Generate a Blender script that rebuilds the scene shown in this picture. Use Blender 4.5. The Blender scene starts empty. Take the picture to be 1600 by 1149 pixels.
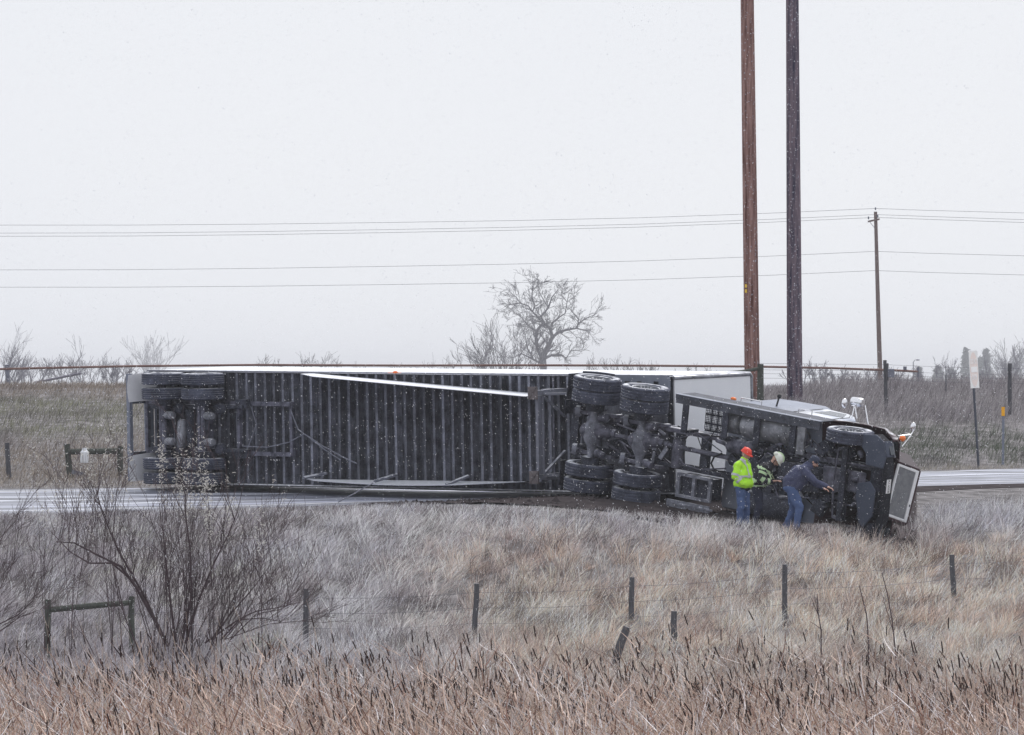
import bpy, bmesh, math, random
import numpy as np
from mathutils import Vector, Matrix, noise as mnoise
R = math.radians
random.seed(7)
rng = np.random.default_rng(11)
sc = bpy.context.scene
col = sc.collection

# ------------------------------------------------------------------ camera, world, sun, exposure
F = 15070.0                      # focal length in photo pixels (long telephoto, photo 1600 px wide)
CZ, HY = 2.3, 600.0              # eye height above the road, photo row of the horizon
cam_d = bpy.data.cameras.new("camera"); cam = bpy.data.objects.new("camera", cam_d); col.objects.link(cam)
cam.location = (0, 0, CZ); cam.rotation_euler = (R(90), 0, 0)
cam_d.sensor_width = 36; cam_d.lens = 36*F/1600; cam_d.shift_y = (HY-574.5)/1600
cam_d.clip_start = 1; cam_d.clip_end = 30000
sc.camera = cam

SUN_EL, SUN_ROT = R(58), R(25)
w = bpy.data.worlds.new("World"); sc.world = w; w.use_nodes = True
nt = w.node_tree; nt.nodes.clear()
wo = nt.nodes.new("ShaderNodeOutputWorld"); bg = nt.nodes.new("ShaderNodeBackground")
sky = nt.nodes.new("ShaderNodeTexSky"); sky.sky_type = 'NISHITA'; sky.sun_disc = False
sky.sun_elevation = SUN_EL; sky.sun_rotation = SUN_ROT; sky.dust_density = 4; sky.air_density = 1
tc = nt.nodes.new("ShaderNodeTexCoord")
cn = nt.nodes.new("ShaderNodeTexNoise"); cn.inputs['Scale'].default_value = 3.0; cn.inputs['Detail'].default_value = 3
mp = nt.nodes.new("ShaderNodeMapping"); mp.inputs['Scale'].default_value = (1, 1, 3.0)
nt.links.new(tc.outputs['Generated'], mp.inputs[0]); nt.links.new(mp.outputs[0], cn.inputs['Vector'])
cr = nt.nodes.new("ShaderNodeValToRGB")                         # soft overcast deck
cr.color_ramp.elements[0].position = .3; cr.color_ramp.elements[0].color = (.86, .89, .955, 1)
cr.color_ramp.elements[1].position = .7; cr.color_ramp.elements[1].color = (.955, .97, 1.0, 1)
nt.links.new(cn.outputs[0], cr.inputs[0])
sc_ = nt.nodes.new("ShaderNodeVectorMath"); sc_.operation = 'SCALE'; sc_.inputs['Scale'].default_value = 7.75
nt.links.new(cr.outputs[0], sc_.inputs[0])
mx = nt.nodes.new("ShaderNodeMix"); mx.data_type = 'RGBA'; mx.inputs['Factor'].default_value = .94
nt.links.new(sky.outputs[0], mx.inputs['A']); nt.links.new(sc_.outputs[0], mx.inputs['B'])
nt.links.new(mx.outputs['Result'], bg.inputs[0]); bg.inputs[1].default_value = .1
nt.links.new(bg.outputs[0], wo.inputs[0])
sd = bpy.data.lights.new("sun", 'SUN'); sd.energy = 1.5; sd.angle = R(25); sd.color = (1, .97, .93)
so = bpy.data.objects.new("sun", sd); col.objects.link(so)
so.rotation_euler = (R(90)-SUN_EL, 0, R(180)-SUN_ROT)
sc.view_settings.view_transform = 'Standard'; sc.view_settings.look = 'None'
sc.view_settings.exposure = .36; sc.view_settings.gamma = 1; sc.view_settings.use_curve_mapping = False
sc.render.engine = 'CYCLES'
sc.cycles.volume_bounces = 2
sc.render.resolution_x = 1024; sc.render.resolution_y = 735

def P(px, py, Y): return Vector(((px-800)/F*Y, Y, CZ-(py-HY)/F*Y))
def PX(x, Y): return 800+x/Y*F

# ------------------------------------------------------------------ materials
MATS = {}
def mat(name, c, rough=.8, metal=0., c2=None, ns=4., amt=.5, bump=0., bs=None, snow=0., snow_lo=.55, spec=.3, fleck=0., fs=38, stretch=None, coat=0., rnd_=0.):
    if name in MATS: return MATS[name]
    m = bpy.data.materials.new(name); m.use_nodes = True; t = m.node_tree; N = t.nodes; L = t.links
    b = N['Principled BSDF']; b.inputs['Roughness'].default_value = rough; b.inputs['Metallic'].default_value = metal
    b.inputs['Specular IOR Level'].default_value = spec
    b.inputs['Coat Weight'].default_value = coat
    pgeo = N.new('ShaderNodeNewGeometry'); vec = pos = pgeo.outputs['Position']
    if stretch:
        mpn = N.new('ShaderNodeMapping'); mpn.inputs['Scale'].default_value = stretch; L.new(vec, mpn.inputs[0]); vec = mpn.outputs[0]
    n1 = N.new('ShaderNodeTexNoise'); n1.inputs['Scale'].default_value = ns; n1.inputs['Detail'].default_value = 6; n1.inputs['Roughness'].default_value = .65
    L.new(vec, n1.inputs['Vector'])
    r = N.new('ShaderNodeMapRange'); r.inputs['From Min'].default_value = .5-amt*.5; r.inputs['From Max'].default_value = .5+amt*.5
    L.new(n1.outputs[0], r.inputs[0])
    mixn = N.new('ShaderNodeMix'); mixn.data_type = 'RGBA'
    mixn.inputs['A'].default_value = (*c, 1); mixn.inputs['B'].default_value = (*(c2 or [min(1, v*1.6) for v in c]), 1)
    L.new(r.outputs[0], mixn.inputs['Factor']); out = mixn.outputs['Result']
    if fleck:
        n2 = N.new('ShaderNodeTexNoise'); n2.inputs['Scale'].default_value = fs; n2.inputs['Detail'].default_value = 2
        L.new(pos, n2.inputs['Vector'])
        r2 = N.new('ShaderNodeMapRange'); r2.inputs['From Min'].default_value = .62; r2.inputs['From Max'].default_value = .72; r2.inputs['To Max'].default_value = fleck
        L.new(n2.outputs[0], r2.inputs[0])
        m2 = N.new('ShaderNodeMix'); m2.data_type = 'RGBA'; m2.inputs['B'].default_value = (.5, .52, .6, 1)
        L.new(r2.outputs[0], m2.inputs['Factor']); L.new(out, m2.inputs['A']); out = m2.outputs['Result']
    if snow:
        g = N.new('ShaderNodeNewGeometry'); sx = N.new('ShaderNodeSeparateXYZ'); L.new(g.outputs['Normal'], sx.inputs[0])
        r3 = N.new('ShaderNodeMapRange'); r3.inputs['From Min'].default_value = snow_lo; r3.inputs['From Max'].default_value = min(1.0, snow_lo+.3)
        r3.inputs['To Max'].default_value = 1.0
        L.new(sx.outputs['Z'], r3.inputs[0])
        n3 = N.new('ShaderNodeTexNoise'); n3.inputs['Scale'].default_value = 5; n3.inputs['Detail'].default_value = 5; L.new(pos, n3.inputs['Vector'])
        r4 = N.new('ShaderNodeMapRange'); r4.inputs['From Min'].default_value = .62-.5*snow; r4.inputs['From Max'].default_value = .75-.45*snow
        L.new(n3.outputs[0], r4.inputs[0])
        mu = N.new('ShaderNodeMath'); mu.operation = 'MULTIPLY'; L.new(r3.outputs[0], mu.inputs[0]); L.new(r4.outputs[0], mu.inputs[1])
        m3 = N.new('ShaderNodeMix'); m3.data_type = 'RGBA'; m3.inputs['B'].default_value = (.82, .84, .9, 1)
        L.new(mu.outputs[0], m3.inputs['Factor']); L.new(out, m3.inputs['A']); out = m3.outputs['Result']
    if rnd_:
        oi = N.new('ShaderNodeObjectInfo'); rr_ = N.new('ShaderNodeMapRange'); rr_.inputs['To Min'].default_value = 1-rnd_; rr_.inputs['To Max'].default_value = 1+rnd_
        L.new(oi.outputs['Random'], rr_.inputs[0]); vm = N.new('ShaderNodeVectorMath'); vm.operation = 'SCALE'; L.new(out, vm.inputs[0]); L.new(rr_.outputs[0], vm.inputs['Scale']); out = vm.outputs[0]
    L.new(out, b.inputs['Base Color'])
    if bump:
        nb = N.new('ShaderNodeTexNoise'); nb.inputs['Scale'].default_value = bs or ns*3; nb.inputs['Detail'].default_value = 4; L.new(vec, nb.inputs['Vector'])
        bp = N.new('ShaderNodeBump'); bp.inputs['Strength'].default_value = bump; bp.inputs['Distance'].default_value = .03
        L.new(nb.outputs[0], bp.inputs['Height']); L.new(bp.outputs[0], b.inputs['Normal'])
    MATS[name] = m; return m

def blade_mat(name):
    m = bpy.data.materials.new(name); m.use_nodes = True; t = m.node_tree
    b = t.nodes['Principled BSDF']; b.inputs['Roughness'].default_value = .75; b.inputs['Specular IOR Level'].default_value = .15
    a = t.nodes.new('ShaderNodeAttribute'); a.attribute_name = 'Col'
    t.links.new(a.outputs['Color'], b.inputs['Base Color']); return m

M_under = mat('galvanised_underside', (.045, .048, .06), .75, .1, (.21, .22, .27), 3.4, .4, .3, 20, fleck=.4, rnd_=.38)
M_floor = mat('dark_floor_boards', (.018, .019, .026), .9, 0, (.13, .138, .175), 3, .4, fleck=.25)
M_white = mat('white_trailer_paint', (.76, .78, .83), .45, 0, (.84, .85, .88), 1.4, .8, snow=.9, snow_lo=.4, spec=.4)
M_flap = mat('white_mudflap', (.66, .66, .69), .7, 0, (.8, .8, .83), 4, .8)
M_tyre = mat('dirty_tyre_rubber', (.02, .022, .034), .9, 0, (.10, .11, .16), 4, .45, .6, 22, snow=.5, snow_lo=.9, fleck=.3)
M_rim = mat('steel_rim', (.10, .105, .12), .6, .3, (.24, .25, .28), 6, .5, snow=.48, snow_lo=.6)
M_dark = mat('black_chassis', (.008, .009, .014), .7, .1, (.065, .07, .10), 4, .42, .4, 18, snow=.3, snow_lo=.8, fleck=.45)
M_mid = mat('grimy_grey_metal', (.02, .022, .034), .65, .2, (.2, .2, .26), 5, .4, .3, 25, snow=.3, snow_lo=.7, fleck=.25)
M_rail = mat('grey_frame_metal', (.12, .125, .16), .65, .2, (.27, .28, .34), 6, .6, .2, 20, snow=.5, snow_lo=.6, fleck=.2)
M_rust = mat('rusty_steel', (.09, .08, .085), .85, 0, (.22, .19, .2), 9, .6, .3)
M_guard = mat('blue_grey_steel', (.15, .17, .22), .6, .1, (.25, .27, .33), 6, .6)
M_axle = mat('dusty_axle_casting', (.06, .065, .085), .75, .1, (.3, .31, .37), 5, .45, .5, 14, snow=.3, snow_lo=.7, fleck=.4)
M_alu = mat('dull_aluminium', (.08, .085, .1), .5, .4, (.4, .41, .46), 4, .4, .2, 12, snow=.4, snow_lo=.6, fleck=.2)
M_silver = mat('silver_grille', (.22, .23, .25), .5, .3, (.4, .41, .44), 8, .6)
M_chrome = mat('chrome', (.75, .76, .8), .18, .9, (.9, .9, .92), 3, .6)
M_maroon = mat('dark_maroon_paint', (.02, .009, .013), .35, 0, (.06, .022, .03), 3, .6, snow=.35, snow_lo=.8, spec=.3, coat=.1)
M_cab = mat('pale_blue_cab_paint', (.30, .35, .48), .35, 0, (.46, .51, .64), 1.2, .7, snow=.6, snow_lo=.8, spec=.5, coat=.3)
M_fair = mat('grey_fairing', (.2, .22, .28), .5, 0, (.36, .39, .47), 2, .7)
M_bump = mat('blue_grey_plastic_bumper', (.045, .055, .085), .6, 0, (.085, .1, .145), 4, .6, .1, 30, snow=.2, snow_lo=.8, fleck=.15)
M_skirt = mat('frosted_skirt_panel', (.4, .42, .5), .5, .1, (.6, .62, .7), 3, .7, snow=.95, snow_lo=.35)
M_orange = mat('amber_lens', (.8, .15, .03), .3, 0, (.9, .25, .06), 4, .5)
M_glass = mat('dark_glass', (.03, .04, .05), .1, 0, (.05, .06, .08), 3, .5, spec=.6)
M_hose = mat('black_hose', (.01, .01, .013), .5)
M_wood = mat('weathered_post_wood', (.045, .045, .055), .95, 0, (.16, .16, .175), 9, .5, .6, 25, stretch=(4, 4, .6), snow=.5, snow_lo=.6)
M_woodg = mat('mossy_post_wood', (.04, .045, .04), .95, 0, (.12, .13, .115), 9, .5, .6, 25, stretch=(3, 3, 1))
M_pole1 = mat('red_brown_pole_wood', (.09, .03, .023), .95, 0, (.40, .245, .22), 2.4, .3, .6, 16, stretch=(6, 6, .35), fleck=.75, fs=17)
M_pole2 = mat('dark_purple_pole_wood', (.03, .03, .06), .95, 0, (.24, .18, .21), 2.4, .32, .6, 16, stretch=(6, 6, .35), fleck=.8, fs=17)
M_pole3 = mat('far_pole_wood', (.13, .09, .085), .95, 0, (.2, .15, .14), 5, .5)
M_wire = mat('wire', (.1, .1, .12), .7)
M_cable = mat('brown_cable', (.14, .075, .065), .85, 0, (.26, .17, .15), 1.5, .5)
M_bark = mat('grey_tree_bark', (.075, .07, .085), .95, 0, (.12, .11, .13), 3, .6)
M_twig = mat('dark_shrub_bark', (.028, .02, .025), .9, 0, (.13, .09, .10), 6, .6)
M_brush = mat('hazed_brush_twigs', (.17, .165, .2), .95, 0, (.26, .25, .29), 4, .6)  # twigs lightened: distance haze is put into their grey
M_tuft = mat('cream_seed_tufts', (.7, .68, .64), .95, 0, (.8, .77, .72), 9, .6)
M_conif = mat('far_conifer', (.05, .065, .07), .95, 0, (.09, .11, .115), 3, .6)
M_snow = mat('snow', (.9, .91, .95), .9, 0, (.95, .95, .97), 2, .5)
M_post_metal = mat('sign_post_metal', (.05, .055, .07), .7, .2, (.12, .13, .16), 7, .6)

# ------------------------------------------------------------------ mesh helpers
class MB:
    def __init__(s): s.v = []; s.f = []
    def add(s, vs, fs):
        o = len(s.v); s.v += [tuple(v) for v in vs]; s.f += [tuple(i+o for i in f) for f in fs]; return s
    def box(s, x0, x1, y0, y1, z0, z1, rot=None, at=None):
        vs = [Vector((x, y, z)) for x in (x0, x1) for y in (y0, y1) for z in (z0, z1)]
        if rot is not None:
            c = Vector(at) if at is not None else Vector(((x0+x1)/2, (y0+y1)/2, (z0+z1)/2))
            vs = [c+rot @ (v-c) for v in vs]
        return s.add(vs, [(0, 1, 3, 2), (4, 6, 7, 5), (0, 4, 5, 1), (2, 3, 7, 6), (0, 2, 6, 4), (1, 5, 7, 3)])
    def tube(s, pts, r, n=8, caps=True):
        pts = [Vector(p) for p in pts]
        rs = r if isinstance(r, (list, tuple)) else [r]*len(pts)
        o = len(s.v); d = (pts[1]-pts[0]).normalized()
        a = d.orthogonal().normalized(); b = d.cross(a)
        for i, p in enumerate(pts):
            if i: 
                nd = (pts[min(i+1, len(pts)-1)]-pts[i-1])
                if nd.length > 1e-9:
                    nd.normalize(); a = (a-nd*a.dot(nd)).normalized(); b = nd.cross(a)
            for k in range(n):
                t = 2*math.pi*k/n; s.v.append(tuple(p+(a*math.cos(t)+b*math.sin(t))*rs[i]))
        for i in range(len(pts)-1):
            for k in range(n):
                k2 = (k+1) % n; s.f.append((o+i*n+k, o+i*n+k2, o+(i+1)*n+k2, o+(i+1)*n+k))
        if caps:
            s.f.append(tuple(o+k for k in reversed(range(n)))); e = o+(len(pts)-1)*n; s.f.append(tuple(e+k for k in range(n)))
        return s
    def bar(s, p0, p1, wa, wb, up=(0, 0, 1)):
        p0, p1 = Vector(p0), Vector(p1); d = (p1-p0).normalized(); a = d.cross(Vector(up))
        if a.length < 1e-4: a = d.orthogonal()
        a.normalize(); b = a.cross(d)
        vs = [p+a*wa*i/2+b*wb*j/2 for p in (p0, p1) for i, j in ((-1, -1), (1, -1), (1, 1), (-1, 1))]
        return s.add(vs, [(3, 2, 1, 0), (4, 5, 6, 7)]+[(i, (i+1) % 4, (i+1) % 4+4, i+4) for i in range(4)])
    def lathe(s, prof, c, axis, n=32):      # prof [(r, t)] t along axis
        ax = Vector(axis).normalized(); a = ax.orthogonal().normalized(); b = ax.cross(a); c = Vector(c); o = len(s.v)
        for r, t in prof:
            for k in range(n):
                q = 2*math.pi*k/n; s.v.append(tuple(c+ax*t+(a*math.cos(q)+b*math.sin(q))*r))
        for i in range(len(prof)-1):
            for k in range(n):
                k2 = (k+1) % n; s.f.append((o+i*n+k, o+i*n+k2, o+(i+1)*n+k2, o+(i+1)*n+k))
        return s
    def prism(s, poly, lo, hi, axis='z'):
        n = len(poly); m = {'z': lambda a, b, h: (a, b, h), 'y': lambda a, b, h: (a, h, b), 'x': lambda a, b, h: (h, a, b)}[axis]
        vs = [m(a, b, lo) for a, b in poly]+[m(a, b, hi) for a, b in poly]
        return s.add(vs, [tuple(reversed(range(n))), tuple(range(n, 2*n))]+[(i, (i+1) % n, (i+1) % n+n, i+n) for i in range(n)])
    def ell(s, c, r, rot=None, nu=16, nv=10):
        c = Vector(c); vs = []; fs = []
        for j in range(nv+1):
            ph = math.pi*j/nv
            for k in range(nu):
                th = 2*math.pi*k/nu
                v = Vector((r[0]*math.sin(ph)*math.cos(th), r[1]*math.sin(ph)*math.sin(th), r[2]*math.cos(ph)))
                if rot is not None: v = rot @ v
                vs.append(c+v)
        for j in range(nv):
            for k in range(nu):
                k2 = (k+1) % nu; fs.append((j*nu+k, (j+1)*nu+k, (j+1)*nu+k2, j*nu+k2))
        return s.add(vs, fs)
    def cap(s, p0, p1, r0, r1, n=12):        # tapered capsule
        p0, p1 = Vector(p0), Vector(p1); d = p1-p0; L = d.length; d.normalize()
        prof = [(r0*math.sin(a), -r0*math.cos(a)) for a in [i*math.pi/2/4 for i in range(5)]]
        prof += [(r1*math.cos(a), L+r1*math.sin(a)) for a in [i*math.pi/2/4 for i in range(5)]]
        prof[0] = (1e-4, prof[0][1]); prof[-1] = (1e-4, prof[-1][1])
        return s.lathe(prof, p0, d, n)
    def build(s, name, m, parent=None, flip=False, smooth=True, bevel=0):
        me = bpy.data.meshes.new(name); vs = s.v; fs = s.f
        if flip: vs = [(x, -y, z) for x, y, z in vs]; fs = [tuple(reversed(f)) for f in fs]
        me.from_pydata(vs, [], fs); me.materials.append(m)
        bm = bmesh.new(); bm.from_mesh(me); bmesh.ops.recalc_face_normals(bm, faces=bm.faces); bm.to_mesh(me); bm.free()
        if smooth:
            me.shade_smooth(); me.set_sharp_from_angle(angle=R(38))
        ob = bpy.data.objects.new(name, me); col.objects.link(ob)
        if parent is not None: ob.parent = parent
        if bevel:
            bv = ob.modifiers.new('b', 'BEVEL'); bv.width = bevel; bv.segments = 2; bv.limit_method = 'ANGLE'; bv.angle_limit = R(35)
        return ob

def tag(o, label=None, cat=None, group=None, kind=None):
    if label: o['label'] = label
    if cat: o['category'] = cat
    if group: o['group'] = group
    if kind: o['kind'] = kind
    return o
def thing(name, mw, label, cat, group=None):
    e = bpy.data.objects.new(name, None); col.objects.link(e); e.empty_display_size = .3
    e.matrix_world = mw if isinstance(mw, Matrix) else Matrix.Translation(mw)
    return tag(e, label, cat, group)
def dup(o, parent, name=None, loc=None, rot=None):
    c = o.copy(); col.objects.link(c); c.parent = parent
    if loc is not None: c.location = loc
    if rot is not None: c.rotation_euler = rot
    for ch in list(o.children):
        d = ch.copy(); col.objects.link(d); d.parent = c
    return c
def np_mesh(name, V, Q=None, T=None, C=None, m=None, smooth=False):
    me = bpy.data.meshes.new(name); nq = 0 if Q is None else len(Q); ntr = 0 if T is None else len(T)
    me.vertices.add(len(V)); me.vertices.foreach_set('co', np.ascontiguousarray(V, dtype=np.float32).ravel())
    idx = []; st = []; tot = []
    if nq: idx.append(Q.ravel()); st.append(np.arange(nq)*4)
    if ntr: idx.append(T.ravel()); st.append(nq*4+np.arange(ntr)*3)
    idx = np.concatenate(idx).astype(np.int32); st = np.concatenate(st).astype(np.int32)
    me.loops.add(len(idx)); me.loops.foreach_set('vertex_index', idx)
    me.polygons.add(nq+ntr); me.polygons.foreach_set('loop_start', st)
    me.update(calc_edges=True); me.validate()
    if C is not None:
        a = me.color_attributes.new('Col', 'FLOAT_COLOR', 'POINT')
        a.data.foreach_set('color', np.ascontiguousarray(np.c_[C, np.ones(len(C))], dtype=np.float32).ravel())
    if m: me.materials.append(m)
    if smooth: me.shade_smooth()
    ob = bpy.data.objects.new(name, me); col.objects.link(ob); return ob

# ------------------------------------------------------------------ value noise (numpy)
def vnoise(x, y, seed=0):
    def h(i, j):
        n = (i*374761393+j*668265263+seed*982451653) & 0x7fffffff
        n = ((n ^ (n >> 13))*1274126177) & 0x7fffffff
        return ((n ^ (n >> 16)) & 0xffff)/65535.
    x = np.asarray(x, float); y = np.asarray(y, float)
    i = np.floor(x).astype(np.int64); j = np.floor(y).astype(np.int64); u = x-i; v = y-j
    u = u*u*(3-2*u); v = v*v*(3-2*v)
    return (h(i, j)*(1-u)+h(i+1, j)*u)*(1-v)+(h(i, j+1)*(1-u)+h(i+1, j+1)*u)*v
def fbm(x, y, seed=0): return (vnoise(x, y, seed)*.5+vnoise(x*2.1, y*2.1, seed+1)*.3+vnoise(x*4.3, y*4.3, seed+2)*.2)

# ------------------------------------------------------------------ terrain
CP = np.array([-900, 0, 300, 640, 900, 1150, 1400, 1600, 2500.])
def zz(py, Y): return CZ-(np.array(py, float)-HY)/F*np.array(Y, float)
one = np.ones(9)
Yne = np.array([210.6, 212, 212.3, 212.7, 213.5, 215, 218, 221, 236])
Yfe = Yne+10
rows = [(0*one, .6*one), (8*one, .6*one), (40*one, -4.3*one), (162*one, -4.2*one),
        (190*one, zz([1020, 1020, 1010, 997, 985, 975, 966, 962, 960], 190*one)),
        (206*one, zz([820, 814, 806, 796, 797, 824, 843, 832, 817], 206*one)),
        (209.5*one, zz([812, 809, 802, 791, 779, 803, 818, 808, 795], 209.5*one)),
        (Yne, zz([812, 806, 799, 788, 777, 769, 762, 757, 742], Yne)),
        (Yfe, zz([770, 765, 762, 761, 753, 745, 738, 733, 722], Yfe)),
        (Yfe+2, zz([765, 759, 755, 754, 749, 741, 735, 730, 719], Yfe+2)),
        (Yfe+5, zz([755, 748, 744, 742, 738, 731, 723, 719, 708], Yfe+5)),
        (253*one, zz([607, 606, 607, 608, 610, 614, 610, 606, 604], 253*one)),
        (300*one, 2.0*one), (700*one, 1.5*one), (9500*one, 1.2*one)]
RY = np.array([r[0] for r in rows]); RZ = np.array([r[1] for r in rows])
def ground_pc(px, Y):
    px = np.asarray(px, float); Y = np.asarray(Y, float)
    pc = np.clip(px, CP[0], CP[-1]); k = np.clip(np.searchsorted(CP, pc, side='right')-1, 0, len(CP)-2)
    t = (pc-CP[k])/(CP[k+1]-CP[k]); t = t*t*(3-2*t)*.5+t*.5
    yr = RY[:, k]*(1-t)+RY[:, k+1]*t; zr = RZ[:, k]*(1-t)+RZ[:, k+1]*t
    z = zr[-1].copy() if np.ndim(zr[-1]) else np.array(zr[-1])
    for j in range(len(rows)-1):
        m = (Y >= yr[j]) & (Y < yr[j+1]); u = (Y-yr[j])/(yr[j+1]-yr[j])
        z = np.where(m, zr[j]*(1-u)+zr[j+1]*u, z)
    x = (px-800)/F*Y
    bank = np.clip((Y-163)/8, 0, 1)*np.clip((yr[6]-Y)/4, 0, 1)
    z = z+bank*(fbm(x*.35, Y*.22, 5)-.5)*.7
    hill = np.clip((Y-yr[9])/4, 0, 1)*np.clip((270-Y)/15, 0, 1)
    z = z+hill*(fbm(x*.25, Y*.2, 9)-.5)*.35
    return z
def ground(x, Y): return float(ground_pc(np.array([PX(x, Y)]), np.array([Y]))[0])

pxs = np.concatenate([np.linspace(-9000, -1000, 17)[:-1], np.arange(-1000, 2600, 14), np.linspace(2600, 10600, 17)])
Ys = np.concatenate([np.array([-30, -10, 3, 8, 16, 24, 32, 40, 60, 90, 120, 150]), np.arange(158, 262, .5), np.arange(263, 300, 3), np.array([300, 340, 400, 500, 700, 1000, 1500, 2500, 4000, 6500, 9000])])
GX, GY = np.meshgrid(pxs, Ys)
GZ = ground_pc(GX.ravel(), np.maximum(GY.ravel(), 0)).reshape(GX.shape)
XW = (GX-800)/F*np.maximum(GY, 60)
V = np.stack([XW.ravel(), GY.ravel(), GZ.ravel()], 1)
nx = len(pxs); ii, jj = np.meshgrid(np.arange(len(Ys)-1), np.arange(nx-1), indexing='ij'); a = (ii*nx+jj).ravel()
Q = np.stack([a, a+1, a+1+nx, a+nx], 1)
# soil / thatch colours of the land itself
def land_col(px, Y, n):
    x = (px-800)/F*Y
    c = np.tile(np.array([.155, .145, .15]), (n, 1))
    g = fbm(x*.15, Y*.1, 21)[:, None]
    c = c*(.75+.6*g)
    return c
C = land_col(GX.ravel(), GY.ravel(), GX.size)
Mg = blade_mat('field_soil'); terr = np_mesh('ground', V, Q, None, C, Mg, True); tag(terr, 'grassy roadside field with a ditch and a low hill', kind='structure')
# fine noise on the soil
t = Mg.node_tree; a_ = [n for n in t.nodes if n.type == 'ATTRIBUTE'][0]; b_ = t.nodes['Principled BSDF']
n_ = t.nodes.new('ShaderNodeTexNoise'); n_.inputs['Scale'].default_value = 3; n_.inputs['Detail'].default_value = 8
r_ = t.nodes.new('ShaderNodeMapRange'); r_.inputs['From Min'].default_value = .3; r_.inputs['From Max'].default_value = .7; r_.inputs['To Min'].default_value = .35; r_.inputs['To Max'].default_value = 1.5
g_ = t.nodes.new('ShaderNodeNewGeometry'); t.links.new(g_.outputs['Position'], n_.inputs['Vector'])
v_ = t.nodes.new('ShaderNodeVectorMath'); v_.operation = 'SCALE'
t.links.new(n_.outputs[0], r_.inputs[0]); t.links.new(r_.outputs[0], v_.inputs['Scale']); t.links.new(a_.outputs['Color'], v_.inputs[0]); t.links.new(v_.outputs[0], b_.inputs['Base Color'])

# ------------------------------------------------------------------ road
def road_pt(px, u, dz=.0):       # u 0 near edge .. 1 far edge
    yn = np.interp(px, CP, Yne); 
    k = np.clip(np.searchsorted(CP, px, side='right')-1, 0, 7); t = (px-CP[k])/(CP[k+1]-CP[k]); t = t*t*(3-2*t)*.5+t*.5
    yn = Yne[k]*(1-t)+Yne[k+1]*t
    Y = yn+10*u; 
    return ((px-800)/F*Y, Y, float(ground_pc(np.array([px]), np.array([min(Y, yn+9.999)]))[0])+dz)
def road_strip(name, u0, u1, dz, m, wob=0., px0=-1000, px1=2590, seed=0, nu=1):
    pp = np.arange(px0, px1, 10.); vs = []; fs = []
    for i, p in enumerate(pp):
        w0 = wob*(vnoise(p*.02, seed*7.1, seed)-.5); w1 = wob*(vnoise(p*.02, seed*7.1+50, seed)-.5)
        for k in range(nu+1):
            s = k/nu; vs.append(road_pt(p, (u0+w0)*(1-s)+(u1+w1)*s, dz))
    n = nu+1
    for i in range(len(pp)-1):
        for k in range(nu): fs.append((i*n+k, (i+1)*n+k, (i+1)*n+k+1, i*n+k+1))
    me = bpy.data.meshes.new(name); me.from_pydata(vs, [], fs); me.materials.append(m); ob = bpy.data.objects.new(name, me); col.objects.link(ob)
    tag(ob, kind='structure'); return ob
def road_mat():
    m = bpy.data.materials.new('wet_frosted_asphalt'); m.use_nodes = True; t = m.node_tree; b = t.nodes['Principled BSDF']
    g = t.nodes.new('ShaderNodeNewGeometry'); mpn = t.nodes.new('ShaderNodeMapping'); mpn.inputs['Rotation'].default_value = (0, 0, R(-22)); mpn.inputs['Scale'].default_value = (.12, 2.2, 1)
    mp2 = t.nodes.new('ShaderNodeMapping'); mp2.inputs['Scale'].default_value = (.06, 1.1, 1)
    t.links.new(g.outputs['Position'], mpn.inputs[0])
    n = t.nodes.new('ShaderNodeTexNoise'); n.inputs['Scale'].default_value = 1.0; n.inputs['Detail'].default_value = 6; t.links.new(mpn.outputs[0], n.inputs['Vector'])
    r = t.nodes.new('ShaderNodeValToRGB'); e = r.color_ramp.elements
    e[0].position = .38; e[0].color = (.09, .095, .125, 1); e[1].position = .62; e[1].color = (.44, .46, .57, 1); x = r.color_ramp.elements.new(.5); x.color = (.22, .23, .29, 1)
    t.links.new(n.outputs[0], r.inputs[0]); t.links.new(r.outputs[0], b.inputs['Base Color'])
    b.inputs['Roughness'].default_value = .42; b.inputs['Specular IOR Level'].default_value = .5
    n2 = t.nodes.new('ShaderNodeTexNoise'); n2.inputs['Scale'].default_value = 12; bp = t.nodes.new('ShaderNodeBump'); bp.inputs['Strength'].default_value = .3
    t.links.new(g.outputs['Position'], n2.inputs['Vector']); t.links.new(n2.outputs[0], bp.inputs['Height']); t.links.new(bp.outputs[0], b.inputs['Normal'])
    return m
road_strip('road', 0.02, .97, .015, road_mat(), 0, nu=6)
M_line = mat('worn_white_road_paint', (.6, .61, .66), .6, 0, (.8, .81, .85), 1.5, .6)
M_slush = mat('frozen_slush', (.45, .47, .55), .6, 0, (.7, .72, .8), 1.0, .5)
M_mud = mat('dark_wet_mud', (.028, .024, .027), 1., 0, (.085, .072, .075), 2.0, .5, .6, 8, spec=.03)
road_strip('road_edge_line', .12, .14, .021, M_line)
road_strip('road_far_edge_line', .88, .9, .021, M_line)
road_strip('road_slush', .33, .36, .019, M_slush, .05, seed=1)
road_strip('road_slush', .5, .52, .019, M_slush, .06, seed=2)
road_strip('road_slush', .63, .68, .019, M_slush, .06, seed=3)
road_strip('road_shoulder', -.12, .02, .010, M_mud, .02, seed=4)
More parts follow.
